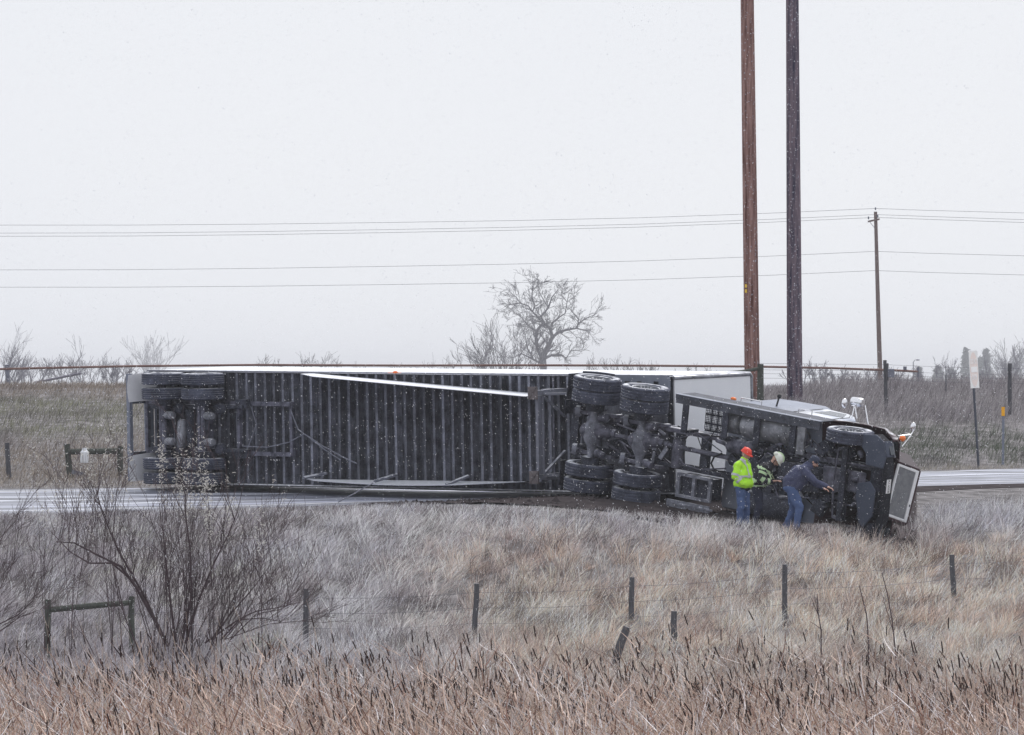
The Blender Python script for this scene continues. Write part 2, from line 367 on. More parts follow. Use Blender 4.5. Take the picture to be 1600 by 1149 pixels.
# churned mud below the tractor: follows the ground
mb = []; pp = np.arange(560, 1440, 8.); nn = 9; vs = []; fs = []
for p in pp:
    y1 = np.interp(p, CP, Yne)+.4+.6*min(1, max(0, (p-900)/300)); y0 = np.interp(p, [560, 800, 950, 1150, 1440], [211.8, 208.2, 206.0, 205.4, 204.8])
    for k in range(nn+1):
        Y = y0*(1-k/nn)+y1*k/nn; vs.append(((p-800)/F*Y, Y, float(ground_pc(np.array([p]), np.array([Y]))[0])+.022+.05*(vnoise(p*.06, Y*1.3, 3)-.3)))
for i in range(len(pp)-1):
    for k in range(nn): fs.append((i*(nn+1)+k, (i+1)*(nn+1)+k, (i+1)*(nn+1)+k+1, i*(nn+1)+k+1))
for _ in range(420):
    p = random.uniform(600, 1430); y1 = np.interp(p, CP, Yne)+.3; y0 = np.interp(p, [560, 800, 950, 1150, 1440], [211.8, 208.2, 206.0, 205.4, 204.8]); Y = random.uniform(y0-.3, y1)
    c = Vector(((p-800)/F*Y, Y, float(ground_pc(np.array([p]), np.array([Y]))[0])+.03)); q = random.uniform(.02, .075)*(1.6 if random.random() < .1 else 1); o = len(vs)
    for d in ((1, 0, 0), (-1, 0, 0), (0, 1, 0), (0, -1, 0), (0, 0, 1), (0, 0, -1)): vs.append(tuple(c+Vector(d)*q*random.uniform(.5, 1.2)))
    fs += [(o+a, o+b, o+d) for a, b, d in ((0, 2, 4), (2, 1, 4), (1, 3, 4), (3, 0, 4), (2, 0, 5), (1, 2, 5), (3, 1, 5), (0, 3, 5))]
me = bpy.data.meshes.new('mud'); me.from_pydata(vs, [], fs); me.materials.append(M_mud); mud = bpy.data.objects.new('mud', me); col.objects.link(mud); tag(mud, kind='structure')

# ------------------------------------------------------------------ blades (grass, cattail leaves)
M_blade = blade_mat('dry_grass_blades'); M_blade2 = blade_mat('dry_reed_leaves')
def blades(name, base, h, wd, lean, curl, C, m, seg=3, kink=0.):
    n = len(base); ang = rng.uniform(0, math.pi, n); side = np.stack([np.cos(ang), np.sin(ang)*.6, 0*ang], 1)
    d = np.c_[lean, np.ones(n)]; d /= np.linalg.norm(d, axis=1)[:, None]
    pts = [base]; p = base.copy(); dd = d.copy()
    for s in range(seg):
        p = p+dd*(h/seg)[:, None]; pts.append(p)
        dd = dd+np.c_[curl, -.25*np.abs(curl).sum(1)]
        if kink:
            km = rng.random(n) < kink; kv = rng.normal(0, 1, (n, 3))*np.array([1.3, 1.0, .8]); dd = dd+kv*km[:, None]
        dd /= np.linalg.norm(dd, axis=1)[:, None]
    V = np.zeros((n, 2*seg+1, 3))
    for s in range(seg):
        ww = (wd*(1-.75*s/seg))[:, None]*side*.5
        V[:, 2*s] = pts[s]-ww; V[:, 2*s+1] = pts[s]+ww
    V[:, 2*seg] = pts[seg]
    o = (np.arange(n)*(2*seg+1))[:, None]
    Q = np.concatenate([o+np.array([2*s, 2*s+1, 2*s+3, 2*s+2]) for s in range(seg-1)])
    T = o+np.array([2*seg-2, 2*seg-1, 2*seg])
    shade = np.repeat(C[:, None], 2*seg+1, 1)
    return np_mesh(name, V.reshape(-1, 3), Q, T, shade.reshape(-1, 3), m)

def sm(x, a, b): t = np.clip((x-a)/(b-a), 0, 1); return t*t*(3-2*t)
def scatter(n, px0, px1, y0, y1):
    Y = rng.uniform(y0, y1, n); px = rng.uniform(px0, px1, n); return px, Y

LAV = np.array([.35, .345, .385]); GOLD = np.array([.55, .41, .325]); PALE = np.array([.50, .46, .43]); DEAD = np.array([.10, .078, .075]); GREEN = np.array([.085, .105, .07]); DK = np.array([.11, .098, .112]); RUST = np.array([.33, .24, .21]); STRAW = np.array([.50, .455, .38])
def mixc(a, b, t): return a*(1-t[:, None])+b*t[:, None]
# bank grass, wind-combed to the right
n = 182000
px, Y = scatter(n, -350, 1950, 160, 213.6)
x = (px-800)/F*Y; z = ground_pc(px, Y); py = HY+(CZ-z)/Y*F
yne = np.interp(px, CP, Yne)
keep = (Y < yne-.9) 
mudm = (px > 560) & (px < 1440) & (Y > np.interp(px, [560, 800, 950, 1150, 1440], [211.8, 208.2, 206.0, 205.4, 204.8])+rng.normal(0, .35, n))
keep &= ~(mudm & (rng.random(n) > .06))
px, Y, x, z, py = [q[keep] for q in (px, Y, x, z, py)]; n = len(px)
cl = fbm(x*1.1, Y*.55, 31); big = fbm(x*.22, Y*.12, 41); fine = vnoise(x*3.2, Y*1.6, 51)
gold = sm(px+260*(big-.5), 520, 900)*sm(py+70*(big-.5), 815, 885)
c = mixc(np.tile(LAV, (n, 1)), np.tile(GOLD, (n, 1)), gold)
pale = sm(fbm(x*.5, Y*.3, 61), .52, .68); c = mixc(c, np.tile(PALE, (n, 1)), pale*.65)
dk = sm(fbm(x*.8, Y*.35, 71), .55, .72); c = mixc(c, np.tile(DK, (n, 1)), dk*.6)
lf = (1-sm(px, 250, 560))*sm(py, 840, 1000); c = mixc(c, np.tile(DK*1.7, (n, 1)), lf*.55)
gr = sm(fbm(x*.6+9, Y*.5, 81), .6, .72)*(1-gold); c = mixc(c, np.tile(np.array([.24, .25, .17]), (n, 1)), gr*.5)
rs = sm(fbm(x*.45+3, Y*.3, 87), .58, .7)*gold; c = mixc(c, np.tile(RUST, (n, 1)), rs*.55)
tuft = sm(px, 700, 800)*(1-sm(px, 900, 960))*sm(py, 930, 950)*(1-sm(py, 1000, 1015)); c = mixc(c, np.tile(STRAW, (n, 1)), tuft*.8)
clump = fbm(x*1.5, Y*.6, 141); c *= (2.25*rng.uniform(.35, 1.35, n)*(.5+1.0*fine))[:, None]; c = mixc(c, np.tile(DEAD, (n, 1)), (rng.random(n) < .12+.75*sm(clump, .5, .62))*.85); c = np.minimum(c, .85)
h = (.2+.36*cl+.24*fine)*rng.uniform(.5, 1.2, n)+.25*tuft*rng.random(n)
h *= np.where(py < 815, .75, 1.)
for pp_, pY_ in ((478, 190), (745, 189), (988, 190), (1053, 185.5), (1226, 190), (1487, 194), (968, 181), (75, 188), (206, 188)):
    h = np.where((np.abs(px-pp_) < 16) & (Y < pY_+.3) & (Y > pY_-4.5), h*.5, h)
lean = np.stack([.35+1.1*(vnoise(x*.7, Y*.35, 131)-.4)+rng.normal(0, .5, n), rng.normal(0, .4, n)], 1)
curl = np.stack([.12+rng.normal(0, .16, n), rng.normal(0, .1, n)], 1)
lim = np.interp(px, [-200, 0, 300, 640, 800, 900, 1050, 1150, 1260, 1400, 1450, 1600, 1800], [808, 804, 798, 790, 794, 798, 803, 813, 820, 819, 790, 758, 752])
hm_ = (py-lim+4+6*vnoise(px*.05, px*0, 33))/F*Y/.9; h = np.minimum(h, np.maximum(hm_, .0)); kk = h > .05
x, Y, z, h, lean, curl, c = x[kk], Y[kk], z[kk], h[kk], lean[kk], curl[kk], c[kk]; n = len(x)
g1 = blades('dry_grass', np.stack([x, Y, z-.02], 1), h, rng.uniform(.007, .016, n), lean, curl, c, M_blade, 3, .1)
# tussocks: arching tufts with pale tips, uneven in size
nt_ = 2400; tp, tY = scatter(nt_, -350, 1950, 165, 211); tx = (tp-800)/F*tY; tz = ground_pc(tp, tY); tpy = HY+(CZ-tz)/tY*F; per = 60; N_ = nt_*per
tsz = rng.uniform(.15, 1., nt_)**1.3; thue = rng.random(nt_); ang = rng.uniform(0, 6.283, N_); rad_ = np.sqrt(rng.random(N_))
ti = np.repeat(np.arange(nt_), per); bx_ = tx[ti]+np.cos(ang)*rad_*.16*tsz[ti]*1.6; by_ = tY[ti]+np.sin(ang)*rad_*.16*tsz[ti]*1.6
pp_ = 800+bx_/by_*F; bz_ = ground_pc(pp_, by_); pyy = HY+(CZ-bz_)/by_*F; limt = np.interp(pp_, [-200, 0, 300, 640, 800, 900, 1050, 1150, 1260, 1400, 1450, 1600, 1800], [808, 804, 798, 790, 794, 798, 803, 813, 820, 819, 790, 758, 752])
ht = (.25+.5*tsz[ti])*rng.uniform(.6, 1.1, N_); ht = np.minimum(ht, np.maximum((pyy-limt+4)/F*by_/.85, 0)); kk = (ht > .06)
for p0_, pY_ in ((478, 190), (745, 189), (988, 190), (1053, 185.5), (1226, 190), (1487, 194), (968, 181), (75, 188), (206, 188)): kk &= ~((np.abs(pp_-p0_) < 14) & (by_ < pY_+.3) & (by_ > pY_-4.5))
bigt = fbm(tx*.22, tY*.12, 41); goldt = sm(tp+260*(bigt-.5), 480, 860)*sm(tpy+70*(bigt-.5), 805, 875)
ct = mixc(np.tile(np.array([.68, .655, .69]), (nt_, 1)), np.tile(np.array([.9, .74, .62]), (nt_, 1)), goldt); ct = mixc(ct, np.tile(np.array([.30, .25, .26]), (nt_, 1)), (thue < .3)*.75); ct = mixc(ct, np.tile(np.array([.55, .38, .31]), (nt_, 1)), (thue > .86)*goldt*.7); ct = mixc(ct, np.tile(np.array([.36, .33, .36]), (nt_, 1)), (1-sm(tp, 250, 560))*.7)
cb = ct[ti]*rng.uniform(.5, 1.25, N_)[:, None]*1.25
ln = np.stack([np.cos(ang)*rad_*.9+.35+rng.normal(0, .15, N_), np.sin(ang)*rad_*.8+rng.normal(0, .15, N_)], 1); cu = np.stack([np.cos(ang)*.22+.15, np.sin(ang)*.2], 1)
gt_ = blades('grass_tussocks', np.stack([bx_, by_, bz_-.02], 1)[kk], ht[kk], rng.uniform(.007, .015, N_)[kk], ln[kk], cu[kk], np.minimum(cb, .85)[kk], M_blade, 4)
tag(gt_, 'pale arching grass tussocks over the bank', 'grass', kind='stuff')
tag(g1, 'tall dry wind-combed grass on the bank below the road', 'grass', kind='stuff')
# marsh-edge thatch and far hill grass
n = 150000
px, Y = scatter(n, -350, 1950, 222, 262)
yfe = np.interp(px, CP, Yfe); k = Y > yfe+.6; px, Y = px[k], Y[k]; n = len(px)
x = (px-800)/F*Y; z = ground_pc(px, Y); py = HY+(CZ-z)/Y*F
big = fbm(x*.16, Y*.15, 91); cl = fbm(x*.8, Y*.5, 95)
left = 1-sm(px, 180, 320)
c = np.tile(np.array([.285, .265, .275]), (n, 1))
gl = left*sm(py+30*(big-.5), 622, 640)*(1-sm(py+30*(big-.5), 668, 705)); c = mixc(c, np.tile(np.array([.19, .195, .115]), (n, 1)), gl*.75)
c = mixc(c, np.tile(np.array([.27, .225, .18]), (n, 1)), left*(1-gl)*.8)
gR = sm(px, 1330, 1420)*sm(py+34*(big-.5), 655, 685); c = mixc(c, np.tile(GREEN, (n, 1)), gR*.95*sm(cl, .25, .5)); 
c = mixc(c, np.tile(np.array([.17, .15, .17]), (n, 1)), sm(cl, .55, .7)*.5)
bottom = sm(Y, yfe[k]+4.5, yfe[k]+1); c = mixc(c, np.tile(np.array([.38, .34, .30]), (n, 1)), bottom*.8)
c *= 1.3*rng.uniform(.45, 1.45, n)[:, None]
h = (.12+.2*cl)*rng.uniform(.6, 1.2, n)*(1+1.1*sm(px, 1150, 1350)*(1-gR*.5)*(py < 665))*(1-.4*bottom)
lean = np.stack([.35+rng.normal(0, .35, n), rng.normal(0, .25, n)], 1); curl = np.stack([.1+rng.normal(0, .15, n), rng.normal(0, .1, n)], 1)
g2 = blades('hill_grass', np.stack([x, Y, z-.02], 1), h, rng.uniform(.010, .02, n), lean, curl, c, M_blade, 3)
tag(g2, 'short brown and green grass on the hill behind the road', 'grass', kind='stuff')
# reed leaves of the cattail marsh
n = 90000
px, Y = scatter(n, -350, 1950, 113, 174)
edge = 164+7*(fbm(px*.006, 0*px, 15)-.5)*2-3*sm(px, 600, 900)
k = Y < edge+rng.normal(0, 1.5, n); px, Y = px[k], Y[k]; n = len(px)
x = (px-800)/F*Y; z = ground_pc(px, Y); cl = fbm(x*.5, Y*.25, 16)
c = np.tile(np.array([.64, .41, .32]), (n, 1)); c = mixc(c, np.tile(np.array([.62, .55, .53]), (n, 1)), sm(rng.random(n), .55, .9)*.8)
c = mixc(c, np.tile(np.array([.30, .2, .16]), (n, 1)), (rng.random(n) < .34)*.95); c *= 1.75*rng.uniform(.18, 1.4, n)[:, None]; c = np.minimum(c, .85)
h = (1.1+.7*cl)*rng.uniform(.6, 1.18, n)*np.where(rng.random(n) < .05, 1.15, 1)
lean = np.stack([rng.normal(-.18, .38, n), rng.normal(0, .3, n)], 1); curl = np.stack([rng.normal(-.02, .09, n), rng.normal(0, .08, n)], 1)
g3 = blades('reed_leaves', np.stack([x, Y, z-.02], 1), h, rng.uniform(.012, .034, n), lean, curl, c, M_blade2, 4, .16)
tag(g3, 'tangled tan cattail leaves filling the marsh in front', 'reeds', kind='stuff')

n = 26000
px = rng.uniform(-350, 1950, n); Y = rng.uniform(113, 166, n); x = (px-800)/F*Y; z = ground_pc(px, Y)+rng.uniform(.9, 1.75, n)*(.7+.5*fbm(x*.5, Y*.25, 16))
c = np.tile(np.array([.82, .63, .53]), (n, 1)); c = mixc(c, np.tile(np.array([.80, .76, .78]), (n, 1)), (rng.random(n) < .45)*.9); c = mixc(c, np.tile(np.array([.26, .13, .09]), (n, 1)), (rng.random(n) < .3)*.9); c *= rng.uniform(.5, 1.08, n)[:, None]
lean = np.stack([rng.normal(-.55, 1.0, n), rng.normal(0, .6, n)], 1); curl = np.stack([rng.normal(0, .06, n), rng.normal(0, .05, n)], 1)
g4 = blades('fallen_reed_leaves', np.stack([x, Y, z], 1), rng.uniform(.3, .75, n), rng.uniform(.012, .028, n), lean, curl, np.minimum(c, .85), M_blade2, 4, .08)
tag(g4, 'pale broken cattail leaves lying across the top of the marsh', 'reeds', kind='stuff')

# ------------------------------------------------------------------ cattails
M_head = mat('dark_brown_cattail', (.012, .007, .008), .95, 0, (.045, .022, .02), 30, .6); M_stalk = mat('tan_stalk', (.4, .31, .26), .9, 0, (.55, .46, .4), 5, .6)
def cattail_geo(hh, bend, seed):
    r0 = random.Random(seed); pts = [Vector((bend*(q/6)**2*hh*.35, 0, hh*q/6)) for q in range(7)]
    st = MB().tube(pts, [.006, .006, .0055, .005, .005, .004, .002], 4)
    d = (pts[6]-pts[4]).normalized(); c = pts[5]-d*.05; L = r0.uniform(.13, .21); rr = r0.uniform(.0085, .0115)
    hd = MB().lathe([(.001, -L/2-.005), (rr*.8, -L/2), (rr, -L/2+.02), (rr, L/2-.02), (rr*.75, L/2), (.001, L/2+.006)], c+d*.05, d, 6)
    return st, hd
protos = []
for i in range(8):
    st, hd = cattail_geo(random.uniform(1.65, 2.3), random.uniform(-.7, .25), i); protos.append((st, hd))
sites = []
for _ in range(3000):
    Y_ = 113+(random.random()**.85)*(166-113); p_ = random.uniform(-40, 1640)
    if random.random() < .5: Y_ = random.uniform(144, 169)
    x_ = (p_-800)/F*Y_
    if vnoise(np.array([x_*.5]), np.array([Y_*.2]), 77)[0] < .42 and random.random() < .8: continue
    sites.append((x_, Y_))
sites.sort(key=lambda s: s[1])
first = {}
vis = sites[:300]; rest = sites[300:]
for i, (x_, Y_) in enumerate(vis):
    k = i % 8; z_ = ground(x_, Y_)
    if k not in first:
        s_o = protos[k][0].build('cattail', M_stalk); h_o = protos[k][1].build('seed_head', M_head, s_o); first[k] = s_o
        tag(s_o, 'brown cattail spike standing in the tan marsh reeds', 'cattail', 'cattail spikes in the marsh')
    else:
        s_o = first[k].copy(); col.objects.link(s_o); h_o = first[k].children[0].copy(); col.objects.link(h_o); h_o.parent = s_o
    s_o.location = (x_, Y_, z_); s_o.rotation_euler = (random.gauss(0, .08), random.gauss(-.16, .2), random.uniform(-.6, .6)); q = random.uniform(.86, 1.08); s_o.scale = (q, q, q)
allst = MB(); allhd = MB()
for i, (x_, Y_) in enumerate(rest):
    st, hd = protos[i % 8]; q = random.uniform(.85, 1.1)
    mt = Matrix.Translation((x_, Y_, ground(x_, Y_))) @ Matrix.Rotation(random.uniform(-.6, .6), 4, 'Z') @ Matrix.Rotation(random.gauss(-.03, .16), 4, 'Y') @ Matrix.Scale(q, 4)
    allst.add([mt @ Vector(v) for v in st.v], st.f); allhd.add([mt @ Vector(v) for v in hd.v], hd.f)
rs_ = allst.build('far_cattails', M_stalk); tag(rs_, 'dense far rows of cattail spikes along the marsh edge', 'cattails', kind='stuff')
allhd.build('seed_heads', M_head, rs_)

# ------------------------------------------------------------------ branches
def branch_net(out, p, d, L, r, depth, rnd, droop=.0, spread=.5, nseg=4, kids=(3, 5), rmin=.002, wig=.12, up=.05):
    pts = [p.copy()]; dirs = [d.copy()]
    for s in range(nseg):
        d = (d+Vector((rnd.gauss(0, wig), rnd.gauss(0, wig), rnd.gauss(0, wig*.6)+up-droop))).normalized(); p = p+d*(L/nseg); pts.append(p.copy()); dirs.append(d.copy())
    rs = [max(rmin, r*(1-.72*i/nseg)) for i in range(nseg+1)]
    out.append((pts, rs))
    if depth <= 0: return
    for k in range(rnd.randint(*kids)):
        q = rnd.uniform(.25, 1.0); i = min(nseg-1, int(q*nseg)); f = q*nseg-i
        bp = pts[i].lerp(pts[i+1], f); ax = dirs[i+1].orthogonal().normalized(); ax.rotate(Matrix.Rotation(rnd.uniform(0, 6.283), 3, dirs[i+1]))
        nd = (dirs[i+1]+ax*rnd.uniform(spread*.6, spread*1.4)).normalized()
        branch_net(out, bp, nd, L*rnd.uniform(.4, .68), rs[i]*.6, depth-1, rnd, droop, spread, max(2, nseg-1), kids, rmin, wig, up)
def net_mesh(name, net, m, parent=None, n=4):
    b = MB()
    for pts, rs in net: b.tube(pts, rs, n if rs[0] > .01 else 3, False)
    return b.build(name, m, parent)
def limb_px(pts, Y, yoff, rnd): 
    out = []
    for i, (a, b) in enumerate(pts): out.append(P(a, b, Y)+Vector((0, yoff*i/len(pts), 0)))
    return out

# big bare tree far behind
rnd = random.Random(5); TY = 2300.
tree = thing('bare_tree', P(849, 603, TY), 'large bare tree with forked trunk standing far behind the trailer', 'tree')
inv = tree.matrix_world.inverted()
limbs = [([(849, 603), (849, 590), (849, 574), (848, 562)], .42, .36), ([(848, 562), (841, 547), (838, 534), (838, 518), (849, 505)], .26, .16),
 ([(849, 505), (840, 496), (832, 487), (836, 478), (831, 467), (832, 451), (834, 443)], .14, .04), ([(848, 562), (857, 541), (863, 527), (860, 514), (851, 506), (845, 495), (857, 481), (862, 465), (872, 453)], .30, .04),
 ([(863, 527), (872, 520), (886, 515), (902, 513), (904, 499), (892, 485)], .2, .05), ([(903, 506), (912, 500), (921, 495), (930, 492)], .09, .03), ([(849, 562), (862, 555), (878, 555), (885, 560), (892, 548), (905, 548)], .16, .03),
 ([(862, 511), (864, 504), (875, 495), (883, 490), (886, 472), (889, 459)], .12, .03), ([(832, 487), (825, 478), (813, 474), (801, 475), (790, 477)], .1, .03), ([(813, 474), (807, 465), (801, 460), (792, 452)], .07, .02),
 ([(838, 518), (830, 513), (823, 507), (816, 497), (800, 485)], .11, .03), ([(833, 560), (824, 545), (822, 530), (818, 515)], .09, .03), ([(902, 513), (912, 516), (922, 520)], .07, .02), ([(857, 481), (850, 470), (842, 455), (846, 442)], .08, .02), ([(886, 472), (878, 462), (876, 448)], .05, .02), ([(848, 570), (830, 560), (815, 553), (800, 560)], .14, .04)]
net = []; trunk = []
for i, (pts, r0_, r1_) in enumerate(limbs):
    r0_ *= 2.0; r1_ *= 2.3
    yo = rnd.uniform(-2.5, 2.5) if i > 1 else 0
    w3 = [inv @ q for q in limb_px(pts, TY, yo, rnd)]; rs = [r0_+(r1_-r0_)*j/(len(w3)-1) for j in range(len(w3))]
    (trunk if i == 0 else net).append((w3, rs))
    if i:
        for j in range(1, len(w3)):
            for _ in range(5):
                d = (w3[j]-w3[j-1]).normalized(); ax = d.orthogonal(); ax.rotate(Matrix.Rotation(rnd.uniform(0, 6.28), 3, d)); 
                branch_net(net, w3[j-1].lerp(w3[j], rnd.random()), (d+ax*.9).normalized(), rnd.uniform(1.9, 4.1), rs[j]*.42, 2, rnd, 0, .6, 4, (2, 4), .028, .2, .04)
net_mesh('trunk', trunk, M_bark, tree, 8); net_mesh('crown', net, M_bark, tree, 5)
# shrubs and far trees (name, px, base py, Y, height m, spread px, material, label)
def shrub(name, label, cat, px, py, Y, H, sp, nst, m, group=None, seed=0, depth=2, rmin=.01, rbase=.03, baser=.4, kids=(3, 5), wig=.12):
    k_ = 3.2 if Y < 600 else (2.1 if Y < 1200 else 2.3); Y, H, baser, rbase, rmin = Y*k_, H*k_, baser*k_, rbase*k_, rmin*k_*.85
    rd = random.Random(seed); base = P(px, py, Y); t = thing(name, base, label, cat, group); net = []
    for k in range(nst):
        a = rd.uniform(-1, 1); b = rd.uniform(-1, 1)
        branch_net(net, Vector((a*baser, b*baser, 0)), Vector((a*sp, b*sp*.7, 1)).normalized(), H*rd.uniform(.6, 1.0)*(1-.25*abs(a)), rbase*rd.uniform(.6, 1.2), depth, rd, 0, .45, 5, kids, rmin, wig, .05)
    net_mesh('branches', net, m, t, 4); return t
shrub('bare_shrub', 'dense round bare shrub touching the left side of the far big tree', 'shrub', 800, 603, 900, 5.2, .75, 26, M_bark, seed=1, rmin=.018, baser=2.0, rbase=.07)
shrub('bare_shrub', 'lower bare shrub furthest left of the far big tree', 'shrub', 755, 603, 950, 3.6, .9, 22, M_bark, seed=2, rmin=.018, baser=2.2, rbase=.06)
shrub('bare_shrub', 'sparse low bare shrub right of the far big tree', 'shrub', 948, 603, 900, 2.6, .9, 12, M_bark, seed=3, rmin=.016, baser=2.0, rbase=.05)
shrub('bare_tree', 'pale bare tree fading in the haze above the trailer wheels', 'tree', 238, 604, 2600, 11.5, .45, 16, M_bark, seed=4, rmin=.05, rbase=.22, baser=1.5)
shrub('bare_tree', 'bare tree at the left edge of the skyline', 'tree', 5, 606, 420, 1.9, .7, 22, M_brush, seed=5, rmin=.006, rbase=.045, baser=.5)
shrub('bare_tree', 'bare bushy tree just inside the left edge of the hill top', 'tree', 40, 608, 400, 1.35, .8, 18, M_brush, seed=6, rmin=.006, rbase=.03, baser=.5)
for i, (p_, h_) in enumerate([(92, .95), (118, 1.2), (146, 1.05), (170, .9), (194, .75)]):
    shrub('brush_plant', ['low thin grey brush, leftmost of the row on the hill top', 'tallest thin grey brush of the hill top row', 'grey forked brush in the middle of the hill top row', 'thin straight grey brush second nearest the trailer', 'low grey brush nearest the trailer end'][i], 'brush', p_, 610, 330, h_, .5, 12, M_brush, 'brush on the hill top', 20+i, 2, .006, .016, .5)
for i, (p_, h_, Y_) in enumerate([(430, 2.3, 900), (495, 2.9, 1000), (545, 1.9, 950), (625, 1.7, 900), (690, 2.0, 950), (1010, 1.9, 900), (1090, 1.7, 900)]):
    shrub('bare_shrub', ['small hazy shrub peeping over the trailer near its left third', 'pointed hazy shrub peeping over the trailer', 'small twiggy shrub right of the pointed hazy one', 'low twiggy shrub above the amber trailer lamp', 'low twiggy shrub left of the far tree thicket', 'low twiggy shrub above the tractor wheels', 'low twiggy shrub above the trailer nose'][i], 'shrub', p_, 604, Y_, h_, .7, 14, M_bark, 'far shrubs above the trailer', 30+i, 2, .016, .05, 1.6)
# far right thicket
for i, (p_, h_, Y_) in enumerate([(1275, 1.4, 420), (1310, 1.1, 420), (1345, 1.2, 430), (1395, 1.2, 420), (1470, 1.6, 600), (1555, 2.0, 700), (1590, 2.6, 700)]):
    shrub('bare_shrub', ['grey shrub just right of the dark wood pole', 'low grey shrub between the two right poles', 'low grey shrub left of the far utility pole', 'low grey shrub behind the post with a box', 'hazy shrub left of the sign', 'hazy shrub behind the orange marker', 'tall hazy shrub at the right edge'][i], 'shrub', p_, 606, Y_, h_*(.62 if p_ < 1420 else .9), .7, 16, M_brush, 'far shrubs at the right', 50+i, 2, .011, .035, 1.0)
shrub('bare_tree', 'round hazy bare tree at the far right behind the dark post', 'tree', 1578, 602, 1700, 6.2, .8, 22, M_bark, seed=70, rmin=.04, rbase=.14, baser=1.4)
def conifer(px, py, Y, H, W_, label, seed):
    Y, H, W_ = Y*2.4, H*2.4, W_*2.4
    rd = random.Random(seed); t = thing('conifer_tree', P(px, py, Y), label, 'tree', 'far conifers behind the sign'); MB().tube([(0, 0, 0), (0, 0, H*.95)], [W_*.06, .02], 6).build('trunk', M_bark, t)
    V = []; T = []; n = 1400
    for _ in range(n):
        q = rd.random()**.8; zq = H*(.06+.94*q); r_ = W_/2*(1-q)**.85*(.65+.35*rd.random()*(1.3 if rd.random() < .2 else 1))*math.sqrt(rd.random()); a = rd.uniform(0, 6.28)
        c = Vector((r_*math.cos(a), r_*math.sin(a), zq-.25*r_)); s = W_*.09*rd.uniform(.6, 1.3); o = len(V)
        for _k in range(3): V.append(c+Vector((rd.gauss(0, s), rd.gauss(0, s), rd.gauss(0, s*.7))))
        T.append((o, o+1, o+2))
    ob = np_mesh('crown', np.array([tuple(v) for v in V]), None, np.array(T), None, M_conif); ob.parent = t
for a in [(1509, 604, 1700, 6.6, 2.9, 'narrow hazy conifer left of the sign', 1), (1541, 604, 1700, 6.4, 3.2, 'narrow hazy conifer right of the sign', 2), (1534, 604, 1750, 5.0, 4.2, 'broad hazy conifer directly behind the sign', 3), (1466, 604, 1700, 3.4, 3.4, 'small rounded conifer left of the hazy pair', 4), (1436, 605, 1300, 2.6, 1.6, 'small pointed conifer under the street lamp', 5), (1486, 604, 1800, 3.0, 3.6, 'squat hazy conifer between the small one and the pair', 6)]: conifer(*a)

# foreground leafless bush on the left (real size about 3.5 m)
rd = random.Random(21); BY = 184.
bz = ground((265-800)/F*BY, BY)
bush = thing('bare_bush', Vector(((265-800)/F*BY, BY, bz)), 'big leafless bush with many dark upright stems in front of the wooden fence brace', 'bush'); inv = bush.matrix_world.inverted()
net = []; thick = []
main = [([(262, 1010), (240, 965), (215, 920), (190, 885), (150, 865), (118, 848), (90, 846)], .045, .010), ([(240, 965), (205, 905), (175, 880), (140, 880), (110, 862), (80, 830)], .03, .006), ([(275, 1010), (268, 950), (262, 890), (255, 820)], .03, .008),
        ([(290, 1005), (310, 940), (335, 880), (360, 830), (372, 800)], .028, .006), ([(320, 1005), (370, 970), (400, 955), (440, 948), (472, 940)], .02, .005), ([(330, 1000), (360, 960), (395, 920), (425, 880)], .02, .005), ([(345, 1000), (375, 968), (410, 965), (440, 970)], .018, .005), ([(252, 990), (225, 930), (185, 860), (160, 800), (150, 760)], .03, .006), ([(285, 1000), (300, 930), (298, 860), (290, 790), (296, 745)], .03, .005)]
for i, (pts, r0_, r1_) in enumerate(main):
    w3 = [inv @ q for q in limb_px(pts, BY, rd.uniform(-1, 1), rd)]; rs = [r0_+(r1_-r0_)*j/(len(w3)-1) for j in range(len(w3))]; thick.append((w3, rs))
    for j in range(1, len(w3)):
        for _ in range(3):
            branch_net(net, w3[j-1].lerp(w3[j], rd.random()), Vector((rd.gauss(0, .25), rd.gauss(0, .3), 1)).normalized(), rd.uniform(.5, 1.5), .009, 2, rd, 0, .4, 5, (2, 4), .0032, .1, .05)
for k in range(30):
    a = rd.gauss(0, .40); b = rd.gauss(0, .4); bx = a*1.15
    L = rd.uniform(1.7, 3.3)*(1-.18*abs(a)); d = Vector((a*.62+.06, b*.3, 1)).normalized()
    branch_net(net, Vector((bx, b*.8, .1)), d, L, rd.uniform(.007, .017), 2, rd, 0, .42, 7, (2, 5), .0034, .11, .03)
net_mesh('main_stems', thick, M_twig, bush, 6); net_mesh('twigs', net, M_twig, bush, 3)
tips = [pts[-1] for pts, rs in net if pts[-1].z > 2.3]
def tufts(centres, nper, s, name, m, parent, rd):
    V = []; T = []
    for c in centres:
        for _ in range(nper):
            q = c+Vector((rd.gauss(0, .02), rd.gauss(0, .02), rd.gauss(-.08, .08))); o = len(V)
            a = rd.uniform(-1.2, 1.2); d = Vector((math.cos(a), rd.gauss(0, .3), math.sin(a)))*s*rd.uniform(.6, 1.3); wv = Vector((-d.z, 0, d.x))*.38
            V += [q-d*.5-wv*.4, q-d*.3+wv*.4, q+d*.6]; T.append((o, o+1, o+2))
    ob = np_mesh(name, np.array([tuple(v) for v in V]), None, np.array(T), None, m); ob.parent = parent; return ob
rd.shuffle(tips); tufts(tips[:34], 6, .05, 'seed_tufts', M_tuft, bush, rd)
